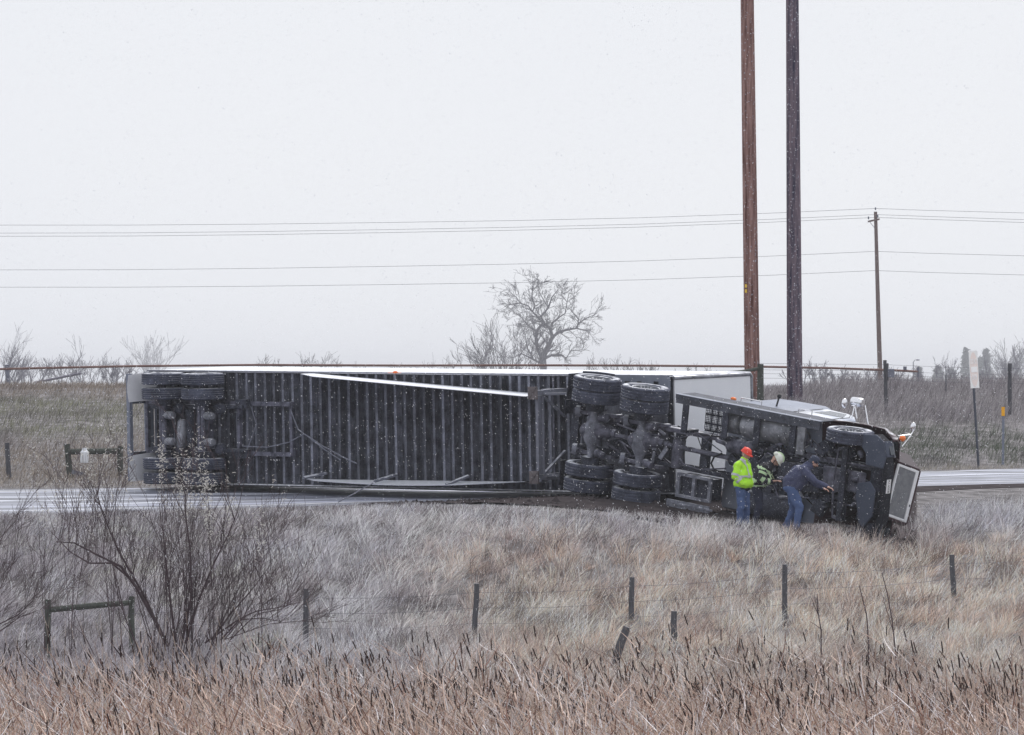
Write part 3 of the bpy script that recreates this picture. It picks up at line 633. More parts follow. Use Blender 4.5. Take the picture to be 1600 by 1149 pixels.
# tall seed plants (white tufts) within / behind the bush
def seed_plant(px, py_top, Y, label, seed, spread=.35, nst=7):
    rd = random.Random(seed); x = (px-800)/F*Y; z0 = ground(x, Y); top = P(px, py_top, Y).z; H = top-z0
    t = thing('seed_head_weed', Vector((x, Y, z0)), label, 'weed', 'tall weeds with pale seed tufts'); net = []; cs = []
    for k in range(nst):
        a = rd.uniform(-1, 1); hh = H*rd.uniform(.84, 1.0); pts = [Vector((a*spread*(q/6)**1.5*1.1, rd.uniform(-.1, .1), hh*q/6)) for q in range(7)]
        net.append((pts, [.008, .007, .006, .005, .004, .003, .002]))
        for q in range(16):
            u = rd.uniform(.72, 1.0); i = min(5, int(u*6)); c = pts[i].lerp(pts[i+1], u*6-i)+Vector((rd.gauss(0, .05), rd.gauss(0, .05), 0)); cs.append(c)
    net_mesh('stems', net, M_twig, t, 3); tufts(cs, 2, .055, 'seed_tufts', M_tuft, t, rd)
for a in [(262, 655, 185.5, 'pale tufted weed standing before the trailer end frame', 1, .25, 5), (292, 668, 185, 'pale tufted weed in front of the left trailer axle', 2, .25, 6), (300, 690, 184, 'thickest pale tufted weed beside the trailer wheels', 3, .3, 7), (335, 722, 183.5, 'short pale tufted weed right of the lower trailer wheels', 4, .22, 5), (345, 728, 184.5, 'last pale tufted weed to the right of the bush', 5, .4, 4), (175, 665, 186, 'sparse pale tufted weed left of the underride guard', 6, .6, 5), (110, 645, 186, 'sparse pale tufted weed in front of the far fence brace', 7, .8, 5), (70, 690, 186, 'leftmost pale tufted weed over the grassy hill', 8, .4, 3), (410, 775, 183, 'lone pale tufted weed below the roadside', 9, .3, 2)]: seed_plant(*a)
# bush at the left edge
def edge_bush(px, Y, label, seed, mains):
    rd = random.Random(seed); x = (px-800)/F*Y; t = thing('bare_bush', Vector((x, Y, ground(x, Y))), label, 'bush'); inv = t.matrix_world.inverted(); net = []
    for pts, r0_, r1_ in mains:
        w3 = [inv @ q for q in limb_px(pts, Y, rd.uniform(-.8, .8), rd)]; net.append((w3, [r0_+(r1_-r0_)*j/(len(w3)-1) for j in range(len(w3))]))
        for j in range(1, len(w3)):
            for _ in range(3): branch_net(net, w3[j-1].lerp(w3[j], rd.random()), ((w3[j]-w3[j-1]).normalized()+Vector((rd.gauss(0, .4), rd.gauss(0, .4), rd.uniform(-.2, .7)))).normalized(), rd.uniform(.4, 1.1), .006, 2, rd, 0, .4, 4, (2, 4), .003, .12, .05)
    net_mesh('branches', net, M_twig, t, 4)
edge_bush(-25, 182, 'leafless branches reaching in from the left edge of the field', 3, [([(-30, 1000), (0, 975), (30, 960), (52, 938), (62, 905), (78, 890)], .02, .004), ([(-30, 1000), (-10, 940), (10, 900), (25, 870)], .014, .004), ([(-40, 990), (-10, 930), (-5, 880), (5, 840)], .014, .004), ([(-20, 1000), (30, 965), (70, 950), (95, 935)], .012, .003), ([(-30, 1000), (-20, 900), (-30, 840)], .014, .004), ([(-40, 900), (-10, 850), (25, 815)], .012, .004)])
edge_bush(440, 176, 'low spreading leafless shrub on the right of the big bush', 4, [([(350, 1000), (380, 965), (400, 930), (412, 905)], .014, .003), ([(360, 1000), (400, 960), (440, 952), (475, 925)], .014, .003), ([(350, 1000), (420, 975), (470, 970), (510, 972)], .012, .003)])
# three tall dead stalks at the right
def dead_stalk(pts, Y, label, seed, forks):
    rd = random.Random(seed); x = (pts[0][0]-800)/F*Y; t = thing('dead_weed', Vector((x, Y, ground(x, Y))), label, 'weed', 'tall dead stalks'); inv = t.matrix_world.inverted(); net = []
    p = [Vector((0, 0, -.05))]+[inv @ P(a, b, Y) for a, b in pts]; net.append((p, [.016-.010*j/(len(p)-1) for j in range(len(p))]))
    for f in forks:
        q = [inv @ P(a, b, Y) for a, b in f]; net.append((q, [.009]+[.006]*(len(q)-2)+[.003]))
    net_mesh('stem', net, M_twig, t, 5)
dead_stalk([(1283, 985), (1278, 955), (1277, 928)], 172, 'short dead weed with a broom-like fan top beside the fence', 1, [[(1279, 962), (1270, 940), (1266, 932)], [(1279, 962), (1274, 938), (1272, 930)], [(1279, 955), (1276, 935)], [(1285, 985), (1272, 975), (1266, 972)]])
dead_stalk([(1357, 1000), (1354, 960), (1345, 925), (1343, 915)], 170, 'single straight dead stalk between the two forked weeds', 2, [[(1357, 1000), (1352, 1012)]])
dead_stalk([(1400, 1025), (1394, 970), (1386, 925), (1378, 895)], 168, 'tallest dead stalk with a second stem beside it', 3, [[(1397, 990), (1386, 955), (1376, 922)]])

# ------------------------------------------------------------------ fences
def post(parent, px, top, Y, r, m, lean=0., dpx=0, sink=.3, name='post', base_py=None, flat=True):
    x = (px-800)/F*Y; zb = ground(x, Y)-sink; zt = P(px, top, Y).z; iv = parent.matrix_world.inverted()
    a = Vector((x+dpx, Y, zb)); b = Vector((x, Y, zt)); n = 9; q = [a.lerp(b, k/4)+Vector((random.gauss(0, r*.08), 0, 0)) for k in range(5)]
    return MB().tube([iv @ v for v in q], [r*1.08, r*1.04, r, r*.98, r*.93], n).build(name, m, parent)
nf = thing('wire_fence', Vector((0, 190, ground(0, 190))), 'near fence of leaning weathered round posts and thin wire along the marsh', 'fence')
NP = [(478, 920, 190, .058, -.0), (745, 912, 189, .055, -.07), (988, 902, 190, .055, -.03), (1053, 955, 185.5, .062, .0), (1226, 882, 190, .055, 0), (1487, 867, 194, .055, .06)]
for p_, t_, Y_, r_, dx in NP: post(nf, p_, t_, Y_, r_, M_wood, dpx=dx)
iv = nf.matrix_world.inverted()
for k in range(3):
    pts = []
    for i, (p_, t_, Y_) in enumerate([(206, 945, 188), (478, 920, 190), (745, 912, 189), (988, 902, 190), (1226, 882, 190), (1487, 867, 194), (1760, 850, 198)]):
        pts.append(iv @ (P(p_, t_+14+k*24, Y_)-Vector((0, .06, 0))))
        if i < 6: pass
    full = []
    for a, b in zip(pts[:-1], pts[1:]):
        for q in range(6): full.append(a.lerp(b, q/6)-Vector((0, 0, .05*math.sin(math.pi*q/6))))
    full.append(pts[-1]); MB().tube(full, .004, 3).build('wire', M_wire, nf)
lp = thing('leaning_post', Vector(((965-800)/F*181, 181, ground((965-800)/F*181, 181))), 'short broken fence post leaning right against the grass', 'post')
iv = lp.matrix_world.inverted(); MB().tube([iv @ P(956, 1052, 181), iv @ P(970, 1005, 181), iv @ P(980, 980, 181)], [.08, .08, .075], 9).build('stump', M_wood, lp)
br = thing('fence_brace', Vector(((75-800)/F*188, 188, ground((75-800)/F*188, 188))), 'mossy wooden fence brace of two posts and a top rail beside the bush', 'fence'); iv = br.matrix_world.inverted()
post(br, 75, 937, 188, .062, M_woodg, sink=.4); post(br, 206, 932, 188.5, .062, M_woodg, sink=.4)
MB().tube([iv @ P(79, 953, 187.95), iv @ P(140, 947, 188.2), iv @ P(203, 942, 188.4)], [.055, .06, .052], 8).build('rail', M_woodg, br)
# far left fence past the road
lf = thing('fence_brace', Vector(((105-800)/F*227, 227, ground((105-800)/F*227, 227))), 'wooden fence brace across the road beside the trailer end', 'fence'); iv = lf.matrix_world.inverted()
post(lf, 104, 694, 227, .075, M_woodg, dpx=.14); post(lf, 188, 697, 227, .07, M_woodg)
MB().tube([iv @ P(106, 706, 226.95), iv @ P(185, 705, 226.95)], .07, 8).build('rail', M_woodg, lf)
pr = thing('plastic_insulator', Vector(((131-800)/F*226.6, 226.6, ground((131-800)/F*226.6, 226.6))), 'white plastic container hung on the rail of the far brace', 'container'); iv = pr.matrix_world.inverted()
pr.name = 'white_container'
MB().lathe([(.001, 0), (.09, .01), (.1, .05), (.105, .26), (.06, .31), (.06, .36), (.001, .36)], iv @ P(132, 724, 226.7), (0, 0, 1), 14).build('body', M_white, pr)
MB().bar(iv @ P(112, 737, 226.6), iv @ P(130, 742, 226.6), .03, .1).build('foot_board', M_alu, pr)
sp = thing('fence_post', Vector(((14-800)/F*226.5, 226.5, ground((14-800)/F*226.5, 226.5))), 'lone dark wooden post at the far left edge beyond the road', 'post'); post(sp, 11, 692, 226.5, .06, M_wood, dpx=.07)
# hill top fence at the right
hf = thing('wire_fence', Vector(((1400-800)/F*250, 250, ground((1400-800)/F*250, 250))), 'hill top wire fence with thin steel posts at the right', 'fence'); iv = hf.matrix_world.inverted()
post(hf, 1578, 568, 246, .055, M_wood, dpx=.0)
for p_ in (1478, 1680): MB().tube([iv @ P(p_, 572, 250), iv @ P(p_, 612, 250)], .012, 5).build('steel_post', M_post_metal, hf)
for t_ in (570, 580, 586, 593):
    MB().tube([iv @ P(1184, t_-2, 249), iv @ P(1383, t_, 249.5), iv @ P(1478, t_+4, 250), iv @ P(1578, t_+6, 246), iv @ P(1700, t_+9, 246)], .004, 3).build('wire', M_wire, hf)
bx = thing('fence_post', Vector(((1385-800)/F*246, 246, ground((1385-800)/F*246, 246))), 'dark wooden post with a small grey metal box fixed on its side', 'post'); iv = bx.matrix_world.inverted()
post(bx, 1383, 563, 246, .05, M_wood, dpx=.03)
bxm = MB().box(0, .17, -.06, .06, 0, .22); c0 = iv @ P(1387, 590, 245.95); bxm.v = [tuple(Vector(v)+c0) for v in bxm.v]
bo = bxm.build('box', M_rail, bx, bevel=.01); MB().bar(c0+Vector((-.01, 0, -.08)), c0+Vector((-.01, 0, .36)), .05, .05).build('bracket', M_wood, bx)
gr = thing('fence_brace', Vector(((1183-800)/F*244, 244, ground((1183-800)/F*244, 244))), 'mossy wooden post and rail beside the reddish pole behind the cab', 'fence'); iv = gr.matrix_world.inverted()
post(gr, 1188, 569, 244, .085, M_woodg, sink=.2); MB().tube([iv @ P(1130, 583, 244), iv @ P(1160, 581, 244), iv @ P(1186, 576, 243.9)], [.035, .045, .045], 7).build('rail', M_woodg, gr)

# ------------------------------------------------------------------ poles and wires
def big_pole(name, x0, xb, ybase, Y, w0, wb, m, label):
    x = (xb-800)/F*Y; t = thing('utility_pole', Vector((x, Y, ground(x, Y))), label, 'pole', None); iv = t.matrix_world.inverted()
    pts = []; rs = []
    for k in range(9):
        q = k/8; py = 640-q*(640+110); f = (640-py)/640; pts.append(iv @ P(xb+(x0-xb)*f, py, Y)); rs.append((wb+(w0-wb)*f)/2/F*Y)
    MB().tube(pts, rs, 20).build('shaft', m, t); return t
p1 = big_pole('p', 1167.5, 1176, 600, 250, 21, 24.5, M_pole1, 'thick reddish brown wooden pole rising behind the trailer nose')
p2 = big_pole('p', 1238, 1242, 615, 250, 20, 25, M_pole2, 'thick dark purple wooden pole right of the reddish one')
iv = p1.matrix_world.inverted()
M_yel = mat('yellow_tag', (.6, .4, .05), .6); tb = MB()
for py in (447, 455): c0 = iv @ P(1165.5, py, 249.83); tb.box(c0.x-.028, c0.x+.028, c0.y-.004, c0.y+.01, c0.z-.045, c0.z+.045)
tb.build('yellow_tag', M_yel, p1)
Y3 = 750.; up = thing('utility_pole', P(1376, 603, Y3), 'slim distant utility pole with a short crossarm carrying wires', 'pole'); iv = up.matrix_world.inverted()
MB().tube([iv @ P(1376, 612, Y3), iv @ P(1372, 480, Y3), iv @ P(1368, 331, Y3)], [.2, .17, .13], 10).build('shaft', M_pole3, up)
MB().bar(iv @ P(1356, 346.5, Y3-.2), iv @ P(1374.5, 342.5, Y3-.2), .12, .14).build('crossarm', M_pole3, up)
MB().bar(iv @ P(1359, 347, Y3-.25), iv @ P(1367, 357, Y3-.25), .04, .04).build('brace', M_rail, up)
for (a, b) in ((1357, 341), (1368, 326.5), (1371.5, 338)):
    c0 = iv @ P(a, b, Y3-.2); MB().lathe([(.001, -.1), (.04, -.1), (.07, 0), (.04, .04), (.07, .09), (.001, .14)], c0, (0, 0, 1), 8).build('insulator', M_guard, up)
for i, (yo, lab) in enumerate([(0, 'topmost power wire crossing the whole sky'), (9.5, 'second power wire from the top'), (14, 'third power wire from the top, close under the second'), (67, 'fourth wire, well below the top three'), (97, 'lowest thin wire across the sky')]):
    base = [(-150, 352), (0, 352), (200, 352), (400, 350.5), (600, 348), (800, 345), (1000, 340.5), (1200, 333.5), (1368, 326)]
    sag = [2.5, 2.5, 2.2, 1.8, 1.3, .8, .4, .1, 0]; s = [0, 1.2, 1.4, 1.2, 0][i]
    pts = [(a, b+yo+sg*s) for (a, b), sg in zip(base, sag)]+[(1450, 329+yo), (1600, 333+yo+(1 if i in (1, 2) else 0)), (1800, 337+yo)]
    ob = MB().tube([P(a, b, Y3) for a, b in pts], .018, 4).build('power_line', M_wire); tag(ob, lab, 'wire', 'power lines')
ob = MB().tube([P(a, b, 330) for a, b in [(-60, 578), (0, 577), (60, 575.5), (200, 572.5), (400, 570.5), (640, 571.5), (820, 571), (1000, 571.5), (1180, 573), (1300, 575.5), (1400, 579), (1435, 581)]], .038, 8).build('cable', M_cable)
tag(ob, 'thick brown cable stretched low and level across the field above the trailer', 'cable')
cp_ = thing('cable_pole', P(1435, 603, 330), 'slim grey pole holding the right end of the brown cable', 'pole'); iv = cp_.matrix_world.inverted()
MB().tube([iv @ P(1435, 612, 330), iv @ P(1434.6, 574, 330)], .035, 7).build('shaft', M_rail, cp_); MB().lathe([(.001, -.07), (.06, -.06), (.06, .06), (.001, .07)], iv @ P(1414, 575.5, 330), (0, 0, 1), 8).build('junction_box', M_rail, cp_)
MB().tube([iv @ P(1414, 580, 330), iv @ P(1414, 575, 330)], .02, 5).build('bracket', M_rail, cp_)
cl_ = thing('cable_pole', P(12, 603, 332), 'short grey stub pole under the cable at the left edge', 'pole'); iv = cl_.matrix_world.inverted()
MB().tube([iv @ P(13, 612, 332), iv @ P(11, 577, 332)], [.09, .07], 7).build('shaft', M_rail, cl_); MB().lathe([(.001, -.07), (.08, -.05), (.08, .06), (.001, .09)], iv @ P(11, 573, 332), (0, 0, 1), 8).build('cap', M_rail, cl_)
ob = MB().tube([P(55, 598, 380), P(90, 591, 380), P(128, 583, 380)], .05, 6).build('slanting_pipe', M_brush); tag(ob, 'thin grey pipe slanting up across the left hill brush', 'pipe')
sl = thing('street_lamp', P(1427, 603, 1500), 'tiny distant street lamp head above the small conifer', 'lamp'); iv = sl.matrix_world.inverted()
MB().tube([iv @ P(1427, 603, 1500), iv @ P(1427, 566, 1500), iv @ P(1430, 562.5, 1500)], [.09, .07, .05], 6).build('column', M_rail, sl); MB().ell(iv @ P(1434, 562.5, 1500), (.34, .2, .13)).build('lamp_head', M_rail, sl)

# ------------------------------------------------------------------ road sign and marker post
def text_mesh(name, s, size, m, parent, mw, ext=.002):
    cu = bpy.data.curves.new(name, 'FONT'); cu.body = s; cu.size = size; cu.align_x = 'CENTER'; cu.align_y = 'CENTER'; cu.extrude = ext
    ob = bpy.data.objects.new(name, cu); col.objects.link(ob); dg = bpy.context.evaluated_depsgraph_get(); me = bpy.data.meshes.new_from_object(ob.evaluated_get(dg))
    bpy.data.objects.remove(ob); me.materials.clear(); me.materials.append(m); o = bpy.data.objects.new(name, me); col.objects.link(o); o.parent = parent; o.matrix_local = mw; return o
SY = 232.; M_sign = mat('faded_white_sign', (.78, .77, .76), .4, 0, (.84, .83, .82), 3, .5); M_pink = mat('faded_red_disc', (.8, .67, .62), .5, 0, (.84, .74, .7), 7, .6); M_letter = mat('sign_letters', (.85, .84, .83), .5)
sx_ = (1531-800)/F*SY; sg = thing('road_sign', Matrix.Translation((sx_, SY, ground(sx_, SY))) @ Matrix.Rotation(R(-3.5), 4, 'Y') @ Matrix.Rotation(R(74), 4, 'Z'), 'white road sign with faded red disc on a dark post, almost edge on', 'sign')
topz = P(1525, 548, SY).z-ground(sx_, SY)
MB().bar((0, .03, -.3), (0, .03, topz-.1), .055, .05, (0, 1, 0)).build('post', M_post_metal, sg)
S = .9; pl = MB().box(-S/2, S/2, -.006, .0, topz-S, topz).build('panel', M_sign, sg)
cz_ = topz-S/2; MB().lathe([(.001, 0), (S*.46, 0), (S*.46, .003), (.001, .003)], (0, -.0065, cz_), (0, -1, 0), 40).build('disc', M_pink, sg)
MB().box(-S*.36, S*.36, -.014, -.0105, cz_-.065, cz_+.065).build('bar', M_letter, sg)
rotm = Matrix.Rotation(R(90), 4, 'X')
text_mesh('lettering', 'DO NOT', .17, M_letter, sg, Matrix.Translation((0, -.012, cz_+.19)) @ rotm); text_mesh('lettering', 'ENTER', .17, M_letter, sg, Matrix.Translation((0, -.012, cz_-.19)) @ rotm)
MY = 233.; mx_ = (1567-800)/F*MY; mk = thing('marker_post', Vector((mx_, MY, ground(mx_, MY))), 'slim grey roadside marker post with an orange top', 'post'); iv = mk.matrix_world.inverted(); hz = P(1567, 636, MY).z-ground(mx_, MY)
MB().bar((0, 0, -.2), (.01, 0, hz-.2), .06, .02, (0, 1, 0)).build('shaft', M_guard, mk); MB().box(-.035, .045, -.02, .015, hz-.22, hz).build('reflector', mat('orange_reflector', (.85, .36, .02), .5), mk)

# ------------------------------------------------------------------ vehicle frames
def frame_matrix(origin, yaw, pitch, roll):
    a, p, t = R(yaw), R(pitch), R(roll)
    f0 = Vector((math.cos(a), -math.sin(a), 0)); u0 = Vector((math.sin(a), math.cos(a), 0)); Z = Vector((0, 0, 1))
    f = f0*math.cos(p)-Z*math.sin(p); r1 = Z*math.cos(p)+f0*math.sin(p)
    r = r1*math.cos(t)-u0*math.sin(t); u = u0*math.cos(t)+r1*math.sin(t)
    m = Matrix.Identity(4)
    for i in range(3): m[i][0] = f[i]; m[i][1] = -r[i]; m[i][2] = u[i]; m[i][3] = origin[i]
    return m
def wheel_proto(name, parent, rad, wd, loc, m_rim=M_rim, ribs=4):
    e = bpy.data.objects.new(name, None); col.objects.link(e); e.parent = parent; e.location = (loc[0], -loc[1], loc[2])
    h = wd/2; pr = [(rad*.57, -h*.72), (rad*.62, -h*.9), (rad*.8, -h), (rad*.93, -h*.95), (rad*.985, -h*.82)]
    k = 2*ribs+1
    for i in range(k):
        t0 = -h*.8+1.6*h*i/k; t1 = -h*.8+1.6*h*(i+1)/k; rr = rad if i % 2 == 0 else rad-.011; pr += [(rr, t0+.002), (rr, t1-.002)]
    pr += [(rad*.985, h*.82), (rad*.93, h*.95), (rad*.8, h), (rad*.62, h*.9), (rad*.57, h*.72), (rad*.57, -h*.72)]
    MB().lathe(pr, (0, 0, 0), (0, 1, 0), 48).build('tyre', M_tyre, e)
    rm = MB().lathe([(rad*.57, -h*.85), (rad*.54, -h*.8), (rad*.52, -h*.2), (rad*.3, -h*.05), (rad*.27, -h*.5), (rad*.2, -h*.55), (.001, -h*.55)], (0, 0, 0), (0, 1, 0), 32)
    rm.lathe([(rad*.57, h*.85), (rad*.54, h*.8), (rad*.52, h*.2), (rad*.3, h*.05), (rad*.27, h*.5), (rad*.2, h*.55), (.001, h*.55)], (0, 0, 0), (0, 1, 0), 32)
    for q in range(10):
        a = q*math.pi/5
        for s in (-1, 1): rm.lathe([(.015, 0), (.015, s*.04), (.001, s*.045)], (rad*.23*math.cos(a), s*h*.5, rad*.23*math.sin(a)), (0, 1, 0), 6)
    rm.build('rim', m_rim, e); return e
def wheel_copy(e, parent, loc): return dup(e, parent, loc=(loc[0], -loc[1], loc[2]))
TK = dict(flip=True)

# ------------------------------------------------------------------ semi trailer (L from rear, W + is up, H away from the camera)
TO = P(233, 667, 222); TF = P(1048, 680, 211)
yawT = math.degrees(math.atan2(-(TF.y-TO.y), TF.x-TO.x)); pitT = math.degrees(math.asin((TO.z-TF.z)/(TF-TO).length)); LT = (TF-TO).length
print('TRAILER', yawT, pitT, LT)
tr = thing('semi_trailer', frame_matrix(TO, yawT, pitT, 2.0), 'long white box trailer lying on its side across the road with its ribbed underside showing', 'trailer')
def tb(name, mb, m, parent=tr, **k): return mb.build(name, m, parent, flip=True, **k)
W0 = 1.3; HT = 2.72
# box: floor, sides, roof, front and rear walls
prof = [(-W0, .0), (-W0, HT-.06), (-W0+.06, HT), (W0-.06, HT), (W0, HT-.06), (W0, .0), (W0-.03, .0), (W0-.03, .16), (-W0+.03, .16), (-W0+.03, .0)]
tb('body', MB().prism([(a, b) for a, b in prof], 0.02, LT, 'x'), M_white)
tb('floor', MB().box(.1, LT-.05, -W0+.035, W0-.035, .146, .155), M_floor)
tb('front_wall', MB().box(LT+.001, LT+.03, -W0+.1, W0-.1, .12, HT-.1), M_white)
fc = MB()
for s in (-1, 1): fc.tube([(LT+.02, s*(W0-.06), .1), (LT+.02, s*(W0-.06), HT-.1), (LT+.01, s*(W0-.14), HT-.03)], .045, 8)
fc.tube([(LT+.02, -W0+.08, HT-.05), (LT+.02, W0-.08, HT-.05)], .035, 8); tb('corner_posts', fc, M_alu)
for s in (-1, 1):
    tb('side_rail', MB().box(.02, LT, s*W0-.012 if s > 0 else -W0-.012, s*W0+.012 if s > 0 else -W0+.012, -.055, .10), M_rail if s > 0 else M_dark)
# crossmembers: I beams
cmb = MB().box(-.004, .004, -W0+.04, W0-.04, -.02, .145).box(-.036, .036, -W0+.04, W0-.04, -.028, -.02).box(-.028, .028, -W0+.04, W0-.04, .14, .1455)
cm0 = None; nC = 51
for i in range(nC):
    x_ = .25+i*(LT-1.2)/nC
    if cm0 is None: cm0 = tb('crossmember', cmb, M_under); cm0.location.x = x_
    else:
        c = cm0.copy(); col.objects.link(c); c.parent = tr; c.location = (x_+random.gauss(0, .006), 0, random.gauss(0, .006)); c.rotation_euler = (0, random.gauss(0, .05), random.gauss(0, .0025))
# kingpin plate and front sill with slots
kp = MB().box(LT-2.0, LT-.05, -W0+.05, .93, -.035, -.029); tb('coupler_plate', kp, M_under)
fs_ = MB(); x0 = LT-1.95; 
edges = [x0, LT-1.62, LT-1.47, LT-1.27, LT-1.12, LT-.92, LT-.77, LT-.42, LT-.27, LT-.02]
for i in range(len(edges)-1):
    if i % 2 == 0: fs_.box(edges[i], edges[i+1], .95, W0-.01, -.075, -.06)
    else: fs_.box(edges[i], edges[i+1], .95, 1.06, -.075, -.06); fs_.box(edges[i], edges[i+1], 1.17, W0-.01, -.075, -.06)
fs_.prism([(LT-.02, .95), (LT+.02, 1.0), (LT+.02, W0-.06), (LT-.02, W0-.01)], -.075, -.0); tb('front_sill', fs_, M_guard)
tb('kingpin', MB().lathe([(.05, 0), (.05, -.05), (.035, -.06), (.035, -.1), (.05, -.11), (.001, -.11)], (15.0, 0, -.03), (0, 0, 1), 16), M_mid)
# rear: tandem slider and axles
for s in (-1, 1):
    tb('slider_rail', MB().box(.05, 4.7, s*.57-.03, s*.57+.03, -.16, -.03).box(.05, 4.7, s*.57-.05, s*.57+.05, -.175, -.16), M_mid)
    tb('slider_frame', MB().box(.3, 3.35, s*.5-.04, s*.5+.04, -.34, -.18).box(3.1, 3.45, s*.57-.1, s*.57+.1, -.30, -.18), M_dark)
for x_, h_ in ((.12, -.2), (1.75, -.25), (3.1, -.22), (4.68, -.13)):
    tb('slider_crossbar', MB().box(x_-.04, x_+.04, -.62, .62, h_, h_+.1), M_mid)
tb('rear_sill', MB().box(.02, .16, -W0+.03, W0-.03, -.17, .0), M_guard)
AX = [1.05, 2.32]; wp = None
for ax_ in AX:
    a = MB().tube([(ax_, -1.2, -.56), (ax_, 1.2, -.56)], .066, 14); tb('axle', a, M_mid)
    for s in (-1, 1):
        tb('trailing_arm', MB().bar((ax_-.55, s*.48, -.36), (ax_+.1, s*.48, -.52), .09, .12), M_dark)
        tb('air_bag', MB().lathe([(.001, 0), (.11, 0), (.13, .04), (.11, .08), (.13, .12), (.11, .17), (.001, .17)], (ax_+.38, s*.46, -.48), (0, 0, 1), 16), M_dark)
        tb('brake_chamber', MB().lathe([(.001, -.15), (.065, -.145), (.085, -.1), (.085, -.03), (.094, -.02), (.094, 0), (.082, .01), (.082, .06), (.094, .07), (.094, .09), (.08, .1), (.075, .15), (.001, .16)], (ax_+.24, s*.30, -.62), (1, 0, -.15), 18), M_alu)
        tb('brake_drum', MB().lathe([(.001, -.1), (.2, -.1), (.21, .1), (.001, .1)], (ax_, s*.62, -.56), (0, 1, 0), 20), M_dark)
        for ww in (.80, 1.135):
            if wp is None: wp = wheel_proto('wheel', tr, .5, .268, (ax_, s*ww, -.56))
            else: wheel_copy(wp, tr, (ax_, s*ww, -.56))
tb('air_tank', MB().tube([(1.66, -.42, -.3), (1.66, .42, -.3)], .12, 16), M_dark)
tb('axle_plate', MB().box(2.2, 2.28, -.5, .5, -.64, -.2), M_mid); tb('axle_plate', MB().box(.95, 1.0, -.5, .5, -.62, -.2), M_mid)
tb('air_tank', MB().lathe([(.001, -.34), (.09, -.32), (.12, -.27), (.12, .27), (.09, .32), (.001, .34)], (1.5, -.13, -.44), (0, 1, .1), 16), M_alu)
# white mudflaps, sagging
for s in (-1, 1):
    mf = MB(); w_a, w_b = (.62, 1.27) if s > 0 else (-1.2, -.58); n = 8
    vs = []; fs = []
    for i in range(n+1):
        for j in range(7):
            ww = w_a+(w_b-w_a)*j/6; hh = -.12-.82*i/n
            bow = .05*math.sin(math.pi*j/6)*(i/n)+.06*(i/n)**2
            dw = -.05*(i/n)**2*(1 if j > 4 else .4)
            vs.append((.36-bow, ww+dw, hh)); 
    o = len(vs); vs += [(x+.012, y, z) for x, y, z in vs]
    for i in range(n):
        for j in range(6):
            a = i*7+j; fs.append((a, a+1, a+8, a+7)); fs.append((o+a+7, o+a+8, o+a+1, o+a))
    tb('mudflap', mf.add(vs, fs), M_flap)
# rear underride guard
ug = MB().box(-.02, .08, -1.22, 1.24, -.70, -.60)
tb('underride_guard', ug, M_guard)
for s in (-1, 1): tb('guard_strut', MB().box(0, .09, s*.60-.05, s*.60+.05, -.598, -.17), M_dark)
# landing gear
LG = 13.05
for s in (-1, 1):
    tb('landing_leg', MB().box(LG-.07, LG+.07, s*.93-.07, s*.93+.07, -.72, -.03).box(LG-.055, LG+.055, s*.93-.055, s*.93+.055, -1.05, -.70), M_rail)
    tb('landing_foot', MB().box(LG-.13, LG+.13, s*.93-.14, s*.93+.14, -1.09, -1.05).bar((LG-.12, s*.93-.13, -1.1), (LG+.12, s*.93+.13, -1.1), .03, .012).bar((LG-.12, s*.93+.13, -1.1), (LG+.12, s*.93-.13, -1.1), .03, .012), M_rust)
    tb('landing_brace', MB().bar((LG, s*.86, -.75), (LG+.05, s*.38, -.1), .06, .04).bar((LG, s*.9, -.8), (LG+.9, s*.9, -.05), .05, .05), M_rail)
tb('landing_crossbar', MB().box(LG-.04, LG+.04, -.86, .86, -.95, -.82).box(LG+.0405, LG+.1, -.86, .86, -.84, -.82), M_rail)
tb('landing_shaft', MB().tube([(LG-.05, -1.0, -.35), (LG-.05, 1.28, -.35)], .02, 8), M_mid)
for q_ in (-.4, .5, 1.0): tb('dolly_channel', MB().box(LG+q_, LG+q_+.06, -.85, .85, -.12, -.03), M_rail)
# aero side skirts
def skirt(s, x0, x1, w_in0, w_in1, hgt, flare, segs=10):
    vs = []; n = segs
    for i in range(n+1):
        q = i/n; x = x0+(x1-x0)*q; wi = w_in0+(w_in1-w_in0)*q
        hh = hgt*(1 if q > .08 else .55+.45*q/.08)
        fl = flare(q)
        for k, (dh, dw) in enumerate([(0, 0), (.5, .45), (1, 1)]): vs.append((x, wi+fl*dw, -.03-hh*dh))
    o = len(vs); vs += [(x, y-.012, z) for x, y, z in vs]; fs = []
    for i in range(n):
        for k in range(2): a = i*3+k; fs += [(a, a+1, a+4, a+3), (o+a+3, o+a+4, o+a+1, o+a)]
        a = i*3+2; fs.append((a, a+3, o+a+3, o+a))
    return MB().add(vs, fs)
sk = tb('side_skirt', skirt(1, 5.35, 12.6, 1.27, .85, .80, lambda q: .008-.012*q), M_skirt)
MBs = MB()
sk2 = tb('side_skirt', skirt(-1, 5.35, 12.55, -1.13, -1.08, .80, lambda q: .05-.12*math.sin(math.pi*q)), M_skirt)
for x_ in (5.7, 7.9, 10.1): 
    tb('skirt_strut', MB().bar((x_, -1.06-.02*(x_-5.7), -.78), (x_+.05, -.98, -.1), .06, .05), M_rail)
tb('marker_lamp', MB().ell((7.9, 1.315, -.04), (.07, .03, .04)).box(7.7, 8.1, 1.3, 1.309, -.08, .0), M_orange)
